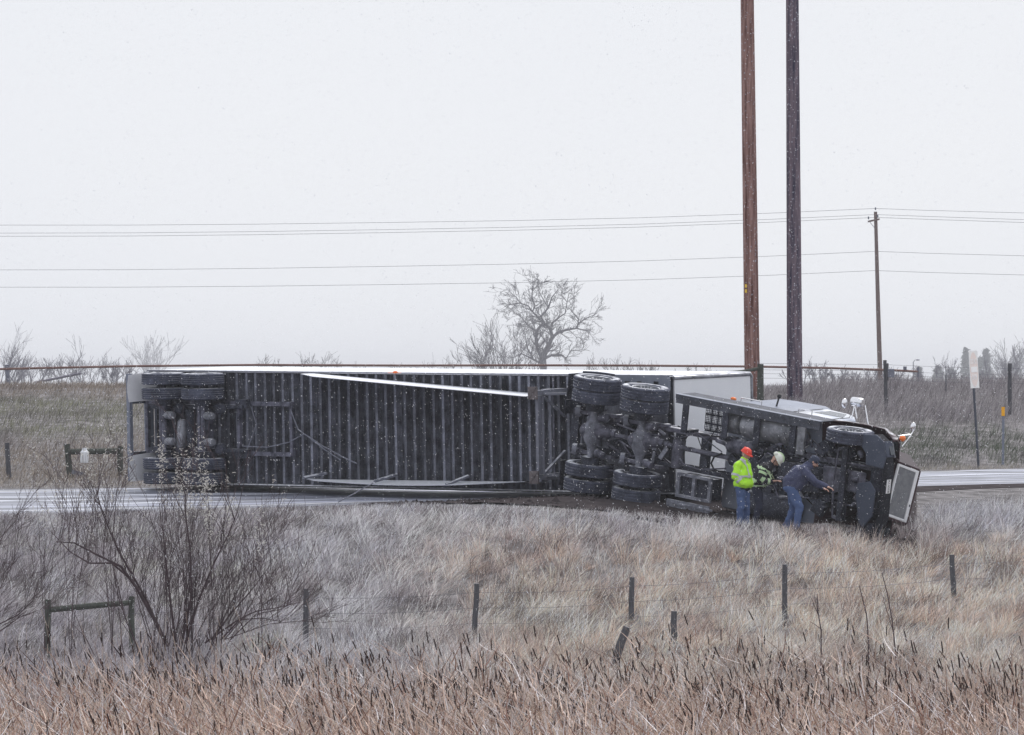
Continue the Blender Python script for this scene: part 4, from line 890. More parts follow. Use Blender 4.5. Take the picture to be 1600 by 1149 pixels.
# brake hoses
tb('brake_hose', MB().tube([(4.7, .45, -.15), (4.9, 0, -.12), (5.1, -.1, -.13), (4.6, -.3, -.13), (3.9, -.42, -.1), (3.2, -.4, -.2)], .014, 6).tube([(5.1, -.1, -.13), (5.6, -.35, -.1), (6.3, -.62, -.1), (6.7, -.75, -.1)], .014, 6).tube([(5.15, -.12, -.13), (5.7, -.45, -.1), (6.2, -.68, -.1)], .012, 6).tube([(3.5, .5, -.2), (3.6, .1, -.14), (3.4, -.3, -.15), (3.3, -.55, -.2)], .012, 6), M_rail)
ob = MB().tube([P(528, 785, 208), P(583, 755, 208.2)], .014, 5).build('loose_rod', M_rail); tag(ob, 'thin metal rod sticking up from the ground below the lower trailer skirt', 'rod')

# ------------------------------------------------------------------ tractor
yb, pb, rb = 37.0, 8.8, 2.8
org_c = P(926, 678, 211)           # centre of the first drive axle
m0 = frame_matrix((0, 0, 0), yb, pb, rb); org = org_c-(m0.to_3x3() @ Vector((.75, 0, .53)))
tk = thing('semi_truck', frame_matrix(org, yb, pb, rb), 'overturned dark maroon truck tractor with its wheels and greasy underside facing the viewer', 'truck')
mwk = frame_matrix(org, yb, pb, rb)
def kpos(L_, W_, H_):
    v = mwk @ Vector((L_, -W_, H_)); return (round(PX(v.x, v.y)), round(HY+(CZ-v.z)/v.y*F), round(v.y, 1))
for nm, q in dict(axle2=(2.07, 0, .53), steer=(7.6, 1.1, .5), bumperTop=(8.85, 1.2, .5), bumperBot=(8.85, -1.2, .5), grilleTL=(8.6, .45, .85), grilleBR=(8.6, -.65, 1.7), roof=(6.1, 1.2, 2.6), rail0=(3.09, 1.25, .35), rail1=(6.95, 1.25, .35)).items(): print('K', nm, kpos(*q))
def kb(name, mb, m, parent=tk, **k): return mb.build(name, m, parent, flip=True, **k)
# frame
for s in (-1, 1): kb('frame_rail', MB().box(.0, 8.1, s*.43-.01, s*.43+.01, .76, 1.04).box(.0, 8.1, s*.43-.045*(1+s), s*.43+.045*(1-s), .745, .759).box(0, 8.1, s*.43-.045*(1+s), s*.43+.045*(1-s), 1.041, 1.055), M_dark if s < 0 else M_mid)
for x_ in (.05, 1.41, 2.9, 3.6, 5.0): kb('frame_crossmember', MB().box(x_-.04, x_+.04, -.42, .42, .8, 1.0).box(x_-.1, x_+.1, -.42, .42, .79, .8), M_dark)
kb('fifth_wheel', MB().prism([(.9, -.42), (2.1, -.42), (2.15, 0), (2.1, .42), (.9, .42), (.7, .2), (1.2, .05), (1.2, -.05), (.7, -.2)], 1.08, 1.15, 'z'), M_dark)
wk = None
for ai, ax_ in enumerate((.75, 2.07)):
    ah = MB(); prof = [(.001, -.95), (.07, -.95), (.07, -.5), (.085, -.4), (.11, -.3), (.17, -.2), (.2, -.12), (.21, 0), (.2, .12), (.17, .2), (.11, .3), (.085, .4), (.07, .5), (.07, .95), (.001, .95)]
    ah.lathe(prof, (ax_, .03, .53), (0, 1, 0), 24); kb('drive_axle', ah, M_axle)
    df = MB().ell((ax_-.12, .05, .53), (.2, .19, .2)).lathe([(.2, 0), (.2, .12), (.14, .2), (.12, .36), (.07, .4), (.09, .42), (.09, .5), (.001, .5)], (ax_+.06, .08, .57), (1, 0, .12), 20)
    for q in range(10): a = q*.628; df.lathe([(.016, 0), (.016, .03), (.001, .035)], (ax_+.16, .08+.18*math.cos(a), .56+.18*math.sin(a)), (1, 0, 0), 6)
    kb('differential', df, M_mid)
    for s in (-1, 1):
        kb('air_spring', MB().lathe([(.001, 0), (.10, 0), (.125, .03), (.11, .07), (.13, .12), (.105, .16), (.001, .17)], (ax_-.42, s*.42, .62), (0, 0, 1), 18).lathe([(.001, 0), (.13, 0), (.13, .02), (.001, .02)], (ax_-.42, s*.42, .6), (0, 0, 1), 18), M_dark)
        kb('spring_ring', MB().lathe([(.10, -.05), (.125, -.05), (.125, .05), (.10, .05), (.10, -.05)], (ax_-.42, s*.42+.02, .5), (-1, 0, -.5), 20).bar((ax_-.5, s*.5, .48), (ax_-.3, s*.36, .45), .03, .03), M_rail)
        kb('suspension_arm', MB().bar((ax_-.5, s*.42, .52), (ax_+.5, s*.46, .62), .08, .06).bar((ax_+.45, s*.46, .6), (ax_+.5, s*.46, .85), .06, .1), M_mid)
        kb('brake_chamber', MB().lathe([(.001, -.13), (.06, -.12), (.082, -.07), (.082, -.01), (.09, 0), (.09, .02), (.08, .03), (.075, .12), (.001, .13)], (ax_+.28, s*.4, .47), (1, .2*s, -.1), 16), M_mid)
        kb('shock_absorber', MB().tube([(ax_+.12, s*.54, .5), (ax_+.05, s*.52, .72), (ax_+.0, s*.5, .95)], [.035, .035, .025], 10), M_mid)
        kb('brake_drum', MB().lathe([(.001, -.09), (.2, -.09), (.21, .09), (.001, .09)], (ax_, s*.6, .53), (0, 1, 0), 20), M_dark)
        for ww in ((.835, 1.12) if s > 0 else (.785, 1.13)):
            if wk is None: wk = wheel_proto('wheel', tk, .535, .285, (ax_, s*ww, .53), ribs=3)
            else: wheel_copy(wk, tk, (ax_, s*ww, .53))
    kb('torque_rod', MB().tube([(ax_+.1, .2, .8), (ax_+.65, .38, .85)], .03, 8), M_mid); kb('torque_rod', MB().tube([(ax_+.1, -.15, .8), (ax_+.65, -.38, .85)], .03, 8).lathe([(.06, -.04), (.06, .04)], (ax_+.1, .2, .8), (0, 1, 0), 12), M_mid)
kb('drive_shaft', MB().tube([(1.1, .05, .62), (1.75, .05, .62)], .05, 12), M_mid); kb('drive_shaft', MB().tube([(2.6, .06, .64), (2.72, .06, .65), (2.74, .06, .65), (4.3, .02, .78)], [.05, .085, .055, .055], 14), M_mid)
for s in (-1, 1):
    kb('mudflap', MB().box(-.0, .02, s*.96-.30, s*.96+.26, .45, 1.02), M_dark)
    kb('quarter_fender', MB().lathe([], (0, 0, 0), (0, 1, 0)).add(*(lambda vs, fs: (vs, fs))([(.75-.62*math.cos(R(a)), s*.96+d, .53+.62*math.sin(R(a))) for a in range(20, 100, 10) for d in (-.33, .33)], [(2*i, 2*i+1, 2*i+3, 2*i+2) for i in range(7)])), M_dark)
kb('mud_apron', MB().box(-.02, .0, .33, .64, .45, 1.05), M_dark)
# right hand side: top of the wreck
kb('side_fairing', MB().box(3.05, 6.9, 1.17, 1.25, .30, .345).box(3.05, 6.9, 1.235, 1.25, .345, .98).box(3.05, 6.9, 1.06, 1.17, .32, .35), mat('dusty_black_fairing', (.02, .022, .03), .6, 0, (.12, .13, .17), 5, .5, .2, 18, fleck=.3))
kb('fairing_lip', MB().box(3.05, 6.93, 1.251, 1.262, .285, .42), M_fair)
for x_ in (3.32, 4.40, 5.25, 6.2): kb('tank_bracket', MB().box(x_-.075, x_+.075, .46, 1.17, .33, .37).box(x_-.075, x_+.075, .44, .5, .33, .8), M_dark)
tkp = [(.001, -.72), (.2, -.72), (.27, -.68), (.29, -.62), (.29, .62), (.27, .68), (.2, .72), (.001, .72)]
kb('fuel_tank', MB().lathe(tkp, (5.42, .83, .68), (1, 0, 0), 32), M_alu)
kb('air_tank', MB().lathe([(r*.9, t*.3) for r, t in tkp], (4.42, .83, .70), (1, 0, 0), 32), M_alu)
kb('exhaust_canister', MB().lathe([(.001, -.42), (.12, -.4), (.17, -.34), (.17, .34), (.12, .4), (.001, .42)], (4.75, .33, .62), (1, 0, 0), 24).lathe([(.175, -.2), (.18, -.2), (.18, -.17), (.175, -.17)], (4.75, .33, .62), (1, 0, 0), 24).tube([(4.3, .33, .62), (4.0, .36, .68), (3.9, .45, .85)], .05, 10), M_mid)
kb('canister_strap', MB().lathe([(.172, -.03), (.185, -.03), (.185, .03), (.172, .03)], (6.35, .75, .62), (1, 0, 0), 24).box(6.3, 6.5, .45, 1.05, .38, .44), M_alu)
# perforated deck plate: bars around real holes
dp = MB(); X0, X1, Y0, Y1 = 3.35, 3.86, .47, .98; nx_, ny_ = 12, 13
for i in range(nx_+1):
    x_ = X0+(X1-X0)*i/nx_; wd = .04 if i in (4, 8) else .011; dp.box(x_-wd/2, x_+wd/2, Y0, Y1, 1.06, 1.07)
for j in range(ny_+1):
    y_ = Y0+(Y1-Y0)*j/ny_; wd = .045 if j in (0, 4, 9, 13) else .011; dp.box(X0, X1, y_-wd/2, y_+wd/2, 1.0705, 1.08)
kb('deck_plate', dp, M_dark)
# left hand (lower) side
bf = MB(); 
for x_ in (3.3, 3.72, 4.15): bf.box(x_-.04, x_+.04, -.95, -.46, .34, .40)
bf.box(3.26, 4.19, -.50, -.44, .335, .405).box(3.26, 4.19, -.97, -.91, .335, .405); kb('battery_frame', bf, M_axle)
kb('battery_box', MB().box(3.3, 4.15, -.93, -.47, .42, .8), M_dark)
kb('lower_step', MB().box(3.05, 4.2, -1.25, -1.05, .33, .37).box(3.2, 4.3, -1.14, -1.10, .30, .33), M_axle)
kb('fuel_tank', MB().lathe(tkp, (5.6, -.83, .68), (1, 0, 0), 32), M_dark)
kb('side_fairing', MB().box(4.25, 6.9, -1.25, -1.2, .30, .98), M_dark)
kb('air_line', MB().tube([(2.95, .3, 1.05), (3.0, .12, .8), (3.1, -.1, .75), (3.1, -.33, .8)], .014, 6).tube([(4.15, .1, .7), (4.0, .0, .62), (3.95, -.15, .6), (4.05, -.3, .62), (4.3, -.28, .66)], .022, 6).tube([(2.9, .5, .7), (3.6, .42, .62), (4.2, .46, .7), (5.2, .5, .66)], .015, 6), M_hose)
# drivetrain clutter
kb('transmission', MB().lathe([(.001, 0), (.1, 0), (.14, .05), (.14, .35), (.2, .4), (.2, .75), (.17, .8), (.28, 1.15), (.28, 1.2), (.001, 1.2)], (4.3, 0, .8), (1, 0, 0), 16).box(4.75, 5.2, -.2, .2, .56, .66).lathe([(.05, 0), (.05, .3), (.001, .3)], (4.9, .2, .7), (1, 0, 0), 10), M_dark)
eng = MB().box(5.55, 7.1, -.3, .3, .75, 1.75)
rd = random.Random(9)
for _ in range(60):
    x_ = rd.uniform(5.4, 8.3); y_ = rd.uniform(-.75, .75); z_ = rd.uniform(.5, .95); s_ = rd.uniform(.03, .13)
    if rd.random() < .5: eng.box(x_-s_, x_+s_*1.4, y_-s_, y_+s_, z_-s_*.6, z_+s_*.6, Matrix.Rotation(rd.uniform(-.6, .6), 3, 'Z'))
    else: eng.lathe([(.001, -s_), (s_*.7, -s_), (s_*.8, 0), (s_*.5, s_), (.001, s_)], (x_, y_, z_), (rd.uniform(-1, 1), rd.uniform(-1, 1), rd.uniform(-.6, .6)), 10)
kb('engine', eng, M_dark)
for _ in range(26):
    eg2 = MB()
    x_ = rd.uniform(5.2, 8.2); y_ = rd.uniform(-.7, .75); z_ = rd.uniform(.45, .6); s_ = rd.uniform(.03, .09)
    if rd.random() < .4: eg2.box(x_-s_, x_+s_*2, y_-s_*.5, y_+s_*.5, z_-s_*.3, z_+s_*.3, Matrix.Rotation(rd.uniform(-1, 1), 3, 'Z'))
    else: eg2.lathe([(.001, -s_), (s_*.7, -s_), (s_*.8, 0), (s_*.5, s_), (.001, s_)], (x_, y_, z_), (rd.uniform(-1, 1), rd.uniform(-1, 1), rd.uniform(-.4, .4)), 10)
    kb('engine_fitting', eg2, M_mid)
kb('oil_pan', MB().prism([(5.7, .75), (5.8, .5), (6.6, .44), (6.85, .62), (7.0, .75)], -.22, .22, 'y'), M_dark, bevel=.03)
kb('heat_shield', MB().prism([(6.9, .62), (7.0, .50), (7.95, .50), (8.05, .62)], -.16, .3, 'y'), M_mid, bevel=.02)
kb('radiator', MB().box(8.1, 8.3, -.45, .45, .7, 1.7), M_dark)
fb = MB().box(7.53, 7.67, -.8, .8, .36, .39).box(7.53, 7.67, -.8, .8, .5, .53).box(7.59, 7.61, -.8, .8, .39, .5); kb('front_axle', fb, M_dark)
for s in (-1, 1):
    ls = MB()
    for k in range(3): ls.tube([(6.9+.1*k, s*.45, .7-.0*k), (7.25, s*.45, .60-.03*k), (7.6, s*.45, .56-.03*k), (7.95, s*.45, .6-.03*k), (8.3-.1*k, s*.45, .7)], .02, 4)
    kb('leaf_spring', ls, M_mid); kb('steering_arm', MB().tube([(7.4, s*.75, .42), (7.35, 0, .40)], .022, 8).bar((7.6, s*.78, .45), (7.4, s*.74, .42), .06, .05), M_mid)
M_dkrim = mat('dark_rim', (.02, .02, .03), .8)  # darker, snowless rim colour for the lower steer wheel only
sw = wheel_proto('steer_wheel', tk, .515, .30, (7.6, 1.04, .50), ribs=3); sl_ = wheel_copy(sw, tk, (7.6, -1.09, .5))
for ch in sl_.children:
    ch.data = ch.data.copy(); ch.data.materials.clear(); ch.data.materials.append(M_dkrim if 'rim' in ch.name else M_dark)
hr = random.Random(31)
for k in range(20):
    x_ = hr.uniform(.2, 7.6); y_ = hr.uniform(-.6, .6); L_ = hr.uniform(.5, 1.6); z_ = hr.uniform(.42, .75)
    kb('hose', MB().tube([(x_, y_, z_+.2), (x_+L_*.25, y_+hr.uniform(-.25, .25), z_), (x_+L_*.6, y_+hr.uniform(-.35, .35), z_-.05), (x_+L_, y_+hr.uniform(-.3, .3), z_+.15)], hr.uniform(.010, .022), 6), M_mid if k % 3 else M_hose)
for k in range(9):
    x_ = hr.uniform(2.4, 3.1) if k < 4 else hr.uniform(5.0, 7.3); y_ = hr.uniform(-.5, .5); q = hr.uniform(.05, .1)
    kb('bracket', MB().bar((x_, y_, .6), (x_+hr.uniform(-.3, .3), y_+hr.uniform(-.4, .4), .55), q, .03), M_axle)
kb('air_tank', MB().lathe([(r_*.45, t*.45) for r_, t in tkp], (2.95, -.1, .72), (0, 1, 0), 20), M_mid)
# cab and sleeper
def rounded_slab(x0, x1, zprof, w, rr=.12):   # profile in (x,z) extruded across W with edge rounding by insets
    b = MB(); n = len(zprof); cx = sum(p[0] for p in zprof)/n; cz = sum(p[1] for p in zprof)/n; vs = []; rings = [(-w, rr), (-w+rr*.3, rr*.3), (-w+rr, 0), (w-rr, 0), (w-rr*.3, rr*.3), (w, rr)]
    for ww, ins in rings:
        for (x, z) in zprof:
            d = Vector((cx-x, cz-z)); d = d.normalized()*ins; vs.append((x+d.x, ww, z+d.y))
    fs = [tuple(range(n)), tuple(range(5*n, 6*n))]
    for k in range(5):
        for i in range(n): fs.append((k*n+i, k*n+(i+1) % n, (k+1)*n+(i+1) % n, (k+1)*n+i))
    return b.add(vs, fs)
slp = kb('sleeper', rounded_slab(0, 0, [(3.95, 1.12), (5.42, 1.12), (5.42, 2.9), (5.2, 3.1), (4.3, 3.05), (3.95, 2.9)], 1.17), M_fair)
cab = kb('cab', rounded_slab(0, 0, [(5.43, .95), (6.72, .95), (6.74, 1.95), (6.35, 2.45), (6.15, 2.55), (5.43, 2.62)], 1.19, .14), M_cab)
kb('door_seam', MB().tube([(6.55, 1.196, 1.0), (6.56, 1.196, 1.9), (6.25, 1.19, 2.38)], .008, 5).tube([(5.5, 1.196, 1.0), (5.5, 1.196, 2.4)], .008, 5), M_hose)
kb('side_window', MB().prism([(5.75, 1.75), (6.5, 1.75), (6.2, 2.3), (5.75, 2.32)], 1.1915, 1.197, 'y'), M_glass)
kb('windscreen', MB().add([(6.76, -1.0, 1.98), (6.76, 1.0, 1.98), (6.40, .95, 2.44), (6.40, -.95, 2.44)], [(0, 1, 2, 3)]), M_glass)
for (a, b_) in (((4.05, 1.35), (4.6, 1.35)), ((5.6, 1.35), (5.95, 1.35))):
    kb('grab_handle', MB().tube([(a[0], 1.17, a[1]), (a[0], 1.27, a[1]), (b_[0], 1.27, b_[1]), (b_[0], 1.17, b_[1])], .016, 8), M_chrome)
kb('marker_lamp', MB().ell((3.95, 1.24, 1.2), (.075, .04, .05)), M_orange); kb('marker_lamp', MB().ell((8.63, 1.12, .98), (.06, .07, .09)), M_orange)
kb('antenna_knob', MB().tube([(4.75, 1.17, 1.7), (4.78, 1.36, 1.72)], .02, 6).ell((4.78, 1.4, 1.73), (.05, .05, .05)), M_hose)
# hood, fenders, grille
def twist(mb, a=-15., c=(-.10, 1.29), dl=-.08):
    ca, sa = math.cos(R(a)), math.sin(R(a))
    mb.v = [(x+dl*min(1, max(0, (x-6.8)/1.5)), c[0]+(y-c[0])*ca+(z-c[1])*sa, c[1]-(y-c[0])*sa+(z-c[1])*ca) if x > 7.5 else (x, y, z) for x, y, z in mb.v]; return mb
def hood_section(x, wf, z0, z1, r):   # half-rounded section across W
    out = []
    for k in range(13):
        t = math.pi*k/12; out.append((x, wf*(-math.cos(t))*(1 if k in (0, 12) else .98), z0+(z1-z0)*(math.sin(t)**.45)))
    return out
hs = [hood_section(6.7, .95, .95, 2.0, 0), hood_section(7.3, .82, .95, 1.93, 0), hood_section(8.0, .68, .92, 1.84, 0), hood_section(8.45, .63, .88, 1.77, 0), hood_section(8.55, .60, .86, 1.72, 0)]
vs = [v for s_ in hs for v in s_]; fs = [(i*13+k, i*13+k+1, (i+1)*13+k+1, (i+1)*13+k) for i in range(4) for k in range(12)]; fs.append(tuple(range(4*13, 5*13)))
kb('hood', twist(MB().add(vs, fs)), M_maroon)
for s in (-1, 1):
    # fender: arch over the steer wheel, swept to the bumper
    arc = [(6.72, .62), (6.85, .95), (7.1, 1.14), (7.6, 1.2), (8.1, 1.14), (8.42, 1.0), (8.6, .86), (8.72, .7)]
    outer = [(x, 1.245-.012*max(0, x-7.9)-.22*max(0, x-8.1)**1.0, z) for x, z in arc]; low = [(x, w_, max(.62, z-.42) if 0 else z-(.10 if 7.0 < x < 8.2 else .2)) for x, w_, z in outer]
    inner = [(x, .66, z+.12) for x, z in arc]; n = len(arc); vs = [(x, s*w_, z) for x, w_, z in low]+[(x, s*w_, z) for x, w_, z in outer]+[(x, s*(w_-.08), z+.07) for x, w_, z in outer]+[(x, s*w_, z) for x, w_, z in inner]
    fs = [(k*n+i, k*n+i+1, (k+1)*n+i+1, (k+1)*n+i) for k in range(3) for i in range(n-1)]
    fe = kb('fender', MB().add(vs, fs), M_maroon); so_ = fe.modifiers.new('s', 'SOLIDIFY'); so_.thickness = .02
    kb('headlight', MB().ell((8.52, s*.98, .93), (.10, .16, .1)), M_glass)
gt = .575; gz0, gz1 = .88, 1.70; gx = 8.60; gc = -.10
gf = MB().box(gx, gx+.05, gc-gt, gc+gt, gz0, gz0+.045).box(gx, gx+.05, gc-gt, gc+gt, gz1-.11, gz1).box(gx, gx+.05, gc-gt, gc-gt+.055, gz0+.046, gz1-.111).box(gx, gx+.05, gc+gt-.055, gc+gt, gz0+.046, gz1-.111)
kb('grille_frame', twist(gf), mat('bright_grille_surround', (.78, .79, .82), .35, 0, (.86, .87, .9), 5, .5), bevel=.01)  # chrome surround in matt white-silver, its sky reflection put into the colour
kb('grille_backing', twist(MB().box(gx-.02, gx+.002, gc-gt+.02, gc+gt-.02, gz0+.02, gz1-.05)), M_rail)
gb = MB(); 
for k in range(24): y_ = gc-gt+.06+(2*gt-.12)*k/23; gb.box(gx+.018, gx+.026, y_-.007, y_+.007, gz0+.047, gz1-.112)
for k in range(18): z_ = gz0+.06+(gz1-gz0-.19)*k/17; gb.box(gx+.0265, gx+.038, gc-gt+.046, gc+gt-.046, z_-.010, z_+.010)
kb('grille_bars', twist(gb), M_silver)
kb('emblem', twist(MB().ell((gx+.055, gc-.2, gz1-.055), (.008, .03, .022))), M_glass)
kb('nose_cap', twist(MB().prism([(8.56, -.70), (8.66, -.68), (8.66, .48), (8.56, .58)], 1.701, 1.74, 'z').prism([(8.56, -.76), (8.64, -.72), (8.64, -.685), (8.56, -.685)], .8, 1.72, 'z').prism([(8.3, .62), (8.64, .485), (8.64, .52), (8.3, .78)], .86, 1.70, 'z')), M_maroon)
# bumper
kb('bumper', MB().prism([(8.38, -1.22), (8.55, -1.12), (8.75, -.62), (8.76, .55), (8.58, 1.08), (8.38, 1.2), (8.28, 1.15), (8.62, .5), (8.62, -.55), (8.28, -1.15)], .36, .60, 'z'), mat('black_bumper', (.01, .01, .014), .75, 0, (.03, .032, .042), 5, .5, fleck=.25, spec=.15), bevel=.02)
kb('bumper_valance', MB().prism([(8.62, 1.08), (8.4, 1.2), (8.1, 1.16), (7.95, .98), (8.18, .76), (8.2, .52), (8.66, .5), (8.71, .75)], .31, .355, 'z').prism([(8.62, 1.08), (8.71, .75), (8.74, .76), (8.65, 1.1)], .31, .6, 'z'), M_bump, bevel=.015)
kb('air_dam', MB().prism([(8.5, -.55), (8.52, .0), (8.35, .18), (8.05, .1), (8.02, -.15), (8.15, -.7), (8.28, -.85)], .31, .355, 'z'), M_bump, bevel=.015)
kb('bumper_valance', MB().prism([(8.62, -1.12), (8.45, -1.2), (8.0, -1.1), (8.1, -.75), (8.75, -.7)], .385, .42, 'z'), M_dark)
kb('fog_lamp', MB().bar((8.64, 1.0, .50), (8.735, .8, .50), .06, .14), M_glass)
kb('fog_lamp_bezel', MB().bar((8.64, 1.05, .585), (8.745, .74, .585), .05, .03), M_alu)
# licence plate on the bumper, reads from the front
plm = mat('white_plate', (.75, .75, .77), .5, 0, (.8, .8, .82), 5, .5)
pls = kb('licence_plate', MB().box(8.765, 8.772, -.02, .28, .36, .51), plm)
inv3 = Matrix(((0, 0, 1, 8.774), (1, 0, 0, -.13), (0, 1, 0, .435), (0, 0, 0, 1)))
text_mesh('lettering', 'K14358', .088, M_hose, pls, inv3, .001)
# mirrors
def chrome_mirror(): pass
kb('door_mirror', MB().lathe([(.001, -.14), (.09, -.135), (.10, -.1), (.10, .1), (.09, .135), (.001, .14)], (6.65, 1.55, 2.02), (1, 0, .15), 16), M_chrome)
kb('mirror_arm', MB().tube([(6.62, 1.2, 1.9), (6.6, 1.48, 2.0)], .014, 6).tube([(6.7, 1.2, 1.98), (6.6, 1.48, 2.0)], .014, 6).tube([(7.0, 1.0, 2.05), (6.8, 1.5, 2.1)], .014, 6), M_chrome)
kb('convex_mirror', MB().ell((6.45, 1.5, 1.82), (.06, .11, .07)), M_chrome)
kb('hood_mirror', MB().ell((8.35, 1.28, 1.75), (.05, .11, .08)), M_chrome)
kb('mirror_arm', MB().tube([(8.35, 1.12, 1.2), (8.42, 1.14, 1.6), (8.38, 1.25, 1.75)], .013, 6).tube([(8.45, .9, 1.25), (8.40, 1.12, 1.62)], .013, 6), M_chrome)

# ------------------------------------------------------------------ people
M_skin = mat('skin', (.45, .27, .22), .6, 0, (.5, .31, .26), 8, .5); M_jean = mat('blue_jeans', (.045, .075, .17), .9, 0, (.1, .15, .3), 7, .6, .4, 14)
M_hiviz = mat('lime_jacket', (.42, .85, .03), .6, 0, (.52, .95, .06), 5, .6, .35, 9); M_refl = mat('grey_reflective_tape', (.45, .46, .52), .5, 0, (.55, .56, .6), 5, .5)
M_red = mat('red_hard_hat', (.75, .05, .035), .35, 0, (.85, .08, .05), 3, .5); M_coat = mat('black_turnout_coat', (.013, .013, .018), .85, 0, (.035, .035, .048), 6, .6, .4, 12)
M_lime = mat('pale_lime_tape', (.45, .62, .38), .5, 0, (.6, .75, .5), 5, .5); M_helm = mat('white_helmet', (.72, .74, .68), .35, 0, (.78, .8, .74), 4, .5)
M_hood = mat('navy_hoodie', (.035, .04, .085), .9, 0, (.08, .09, .16), 6, .6, .4, 12, fleck=.25, snow=.15, snow_lo=.6); M_trou = mat('dark_navy_trousers', (.02, .024, .045), .9, 0, (.045, .05, .085), 6, .6, .3, 12)
M_boot = mat('work_boots', (.03, .022, .02), .7, 0, (.06, .05, .045), 6, .6); M_cap = mat('navy_cap', (.03, .037, .065), .85, 0, (.06, .07, .11), 8, .5); M_glove = mat('dark_work_glove', (.04, .04, .05), .8); M_beard = mat('brown_hair', (.08, .045, .03), .9)
def rem(mb, name, m, parent, vox=.014, it=4):
    ob = mb.build(name, m, parent); r = ob.modifiers.new('r', 'REMESH'); r.mode = 'VOXEL'; r.voxel_size = vox; r.use_smooth_shade = True
    s = ob.modifiers.new('s', 'SMOOTH'); s.factor = .5; s.iterations = it
    if name in ('jacket', 'coat', 'hoodie', 'trousers'):
        tx_ = bpy.data.textures.get('folds') or bpy.data.textures.new('folds', 'CLOUDS'); tx_.noise_scale = .13; tx_.noise_depth = 2; d = ob.modifiers.new('d', 'DISPLACE'); d.texture = tx_; d.strength = .055; d.mid_level = .5
    return ob
def head(b, c, pitch, yaw=0, s=1.):
    c = Vector(c); rt = Matrix.Rotation(yaw, 3, 'Z') @ Matrix.Rotation(pitch, 3, 'Y')
    q = lambda x, y, z: c+rt @ Vector((x*s, y*s, z*s))
    b.ell(q(-.01, 0, .02), (.095*s, .074*s, .105*s), rt); b.ell(q(.025, 0, -.045), (.066*s, .057*s, .075*s), rt)
    b.ell(q(.062, 0, -.088), (.027*s, .03*s, .022*s), rt); b.cap(q(.085, 0, .005), q(.112, 0, -.028), .011*s, .017*s)
    b.ell(q(.08, 0, -.058), (.014*s, .026*s, .006*s), rt); b.ell(q(.08, 0, -.070), (.013*s, .022*s, .006*s), rt)
    b.cap(q(.08, -.04, .028), q(.08, .04, .028), .014*s, .014*s)
    for e in (-1, 1): b.ell(q(-.01, e*.076, -.012), (.018*s, .009*s, .032*s), rt)
    return q, rt
def hand(b, w, d, side, up, curl=.5, s=1.):
    w = Vector(w); d = Vector(d).normalized(); up = Vector(up); sd_ = d.cross(up).normalized(); up = sd_.cross(d).normalized()
    b.cap(w-d*.03, w+d*.03*s, .028*s, .026*s)
    for k in range(4): b.cap(w+d*.02*s+sd_*(k-1.5)*.02*s, w+d*.085*s+sd_*(k-1.5)*.021*s, .016*s, .012*s, 8)
    for k, L in enumerate((.07, .08, .075, .058)):
        p = w+d*.088*s+sd_*(k-1.5)*.021*s; dd = (d-up*curl*(.4+.1*k)).normalized(); p1 = p+dd*L*.5*s; d2 = (dd-up*curl).normalized(); b.cap(p, p1, .0105*s, .0095*s, 8); b.cap(p1, p1+d2*L*.5*s, .0095*s, .008*s, 8)
    p = w+d*.02*s+sd_*side*.03*s; p1 = p+(d*.7+sd_*side*.7-up*.2).normalized()*.042*s; b.cap(p, p1, .014*s, .011*s, 8); b.cap(p1, p1+(d-up*.3).normalized()*.034*s, .011*s, .009*s, 8)
def legs(jl, hip, m, parent, body, boots=True, fat=1.):
    t = MB(); t.ell(hip, (.145*fat, .175*fat, .13)); bt = MB()
    for (h, k, a) in jl:
        t.cap(h, k, .095*fat, .072*fat); t.cap(k, a, .070*fat, .058*fat); t.cap(Vector(a)+Vector((0, 0, .02)), Vector(a)+Vector((.01, 0, -.03)), .062*fat, .062*fat); body.cap(h, k, .075, .055); body.cap(k, a, .052, .04)
        bt.cap(Vector(a)+Vector((-.02, 0, .04)), Vector(a)+Vector((-.02, 0, -.05)), .052, .055); bt.cap(Vector(a)+Vector((-.03, 0, -.065)), Vector(a)+Vector((.15, 0, -.075)), .048, .042)
        body.cap(Vector(a)+Vector((-.02, 0, -.05)), Vector(a)+Vector((.12, 0, -.07)), .035, .03)
    rem(t, 'trousers', m, parent); rem(bt, 'boots', M_boot, parent)
def ring(p0, p1, r0, r1, n=20): return MB().tube([p0, p1], [r0, r1], n, True)
def person_at(px, Y, yaw, s, label):
    x = (px-800)/F*Y; z = ground(x, Y)
    return thing('person', Matrix.Translation((x, Y, z+.0)) @ Matrix.Rotation(R(yaw), 4, 'Z') @ Matrix.Scale(s, 4), label, 'person')
# 1: lime jacket, red hard hat, hands in pockets, looking down
pe = person_at(1160, 205.9, -28, .96, 'person in lime safety jacket, red hard hat and blue jeans, hands in pockets, looking down')
b = MB(); q, rt = head(b, (.09, 0, 1.60), R(28)); b.cap((.02, 0, 1.40), (.07, 0, 1.54), .06, .052)
b.cap((0, 0, .95), (.0, 0, 1.3), .13, .15); b.cap((0, -.15, 1.38), (0, .15, 1.38), .07, .07)
for s in (-1, 1): b.cap((0, s*.19, 1.38), (-.03, s*.27, 1.12), .045, .04); b.cap((-.03, s*.27, 1.12), (.1, s*.2, 1.0), .036, .026); hand(b, (.1, s*.2, .99), (.25, -s*.5, -.35), s, (.7, 0, .6), .3)
legs([((0, -.09, .88), (.03, -.11, .48), (-.02, -.13, .09)), ((0, .09, .88), (.05, .10, .49), (.03, .12, .09))], (0, 0, .92), M_jean, pe, b, fat=1.22)
rem(b, 'body', M_skin, pe, .010, 3)
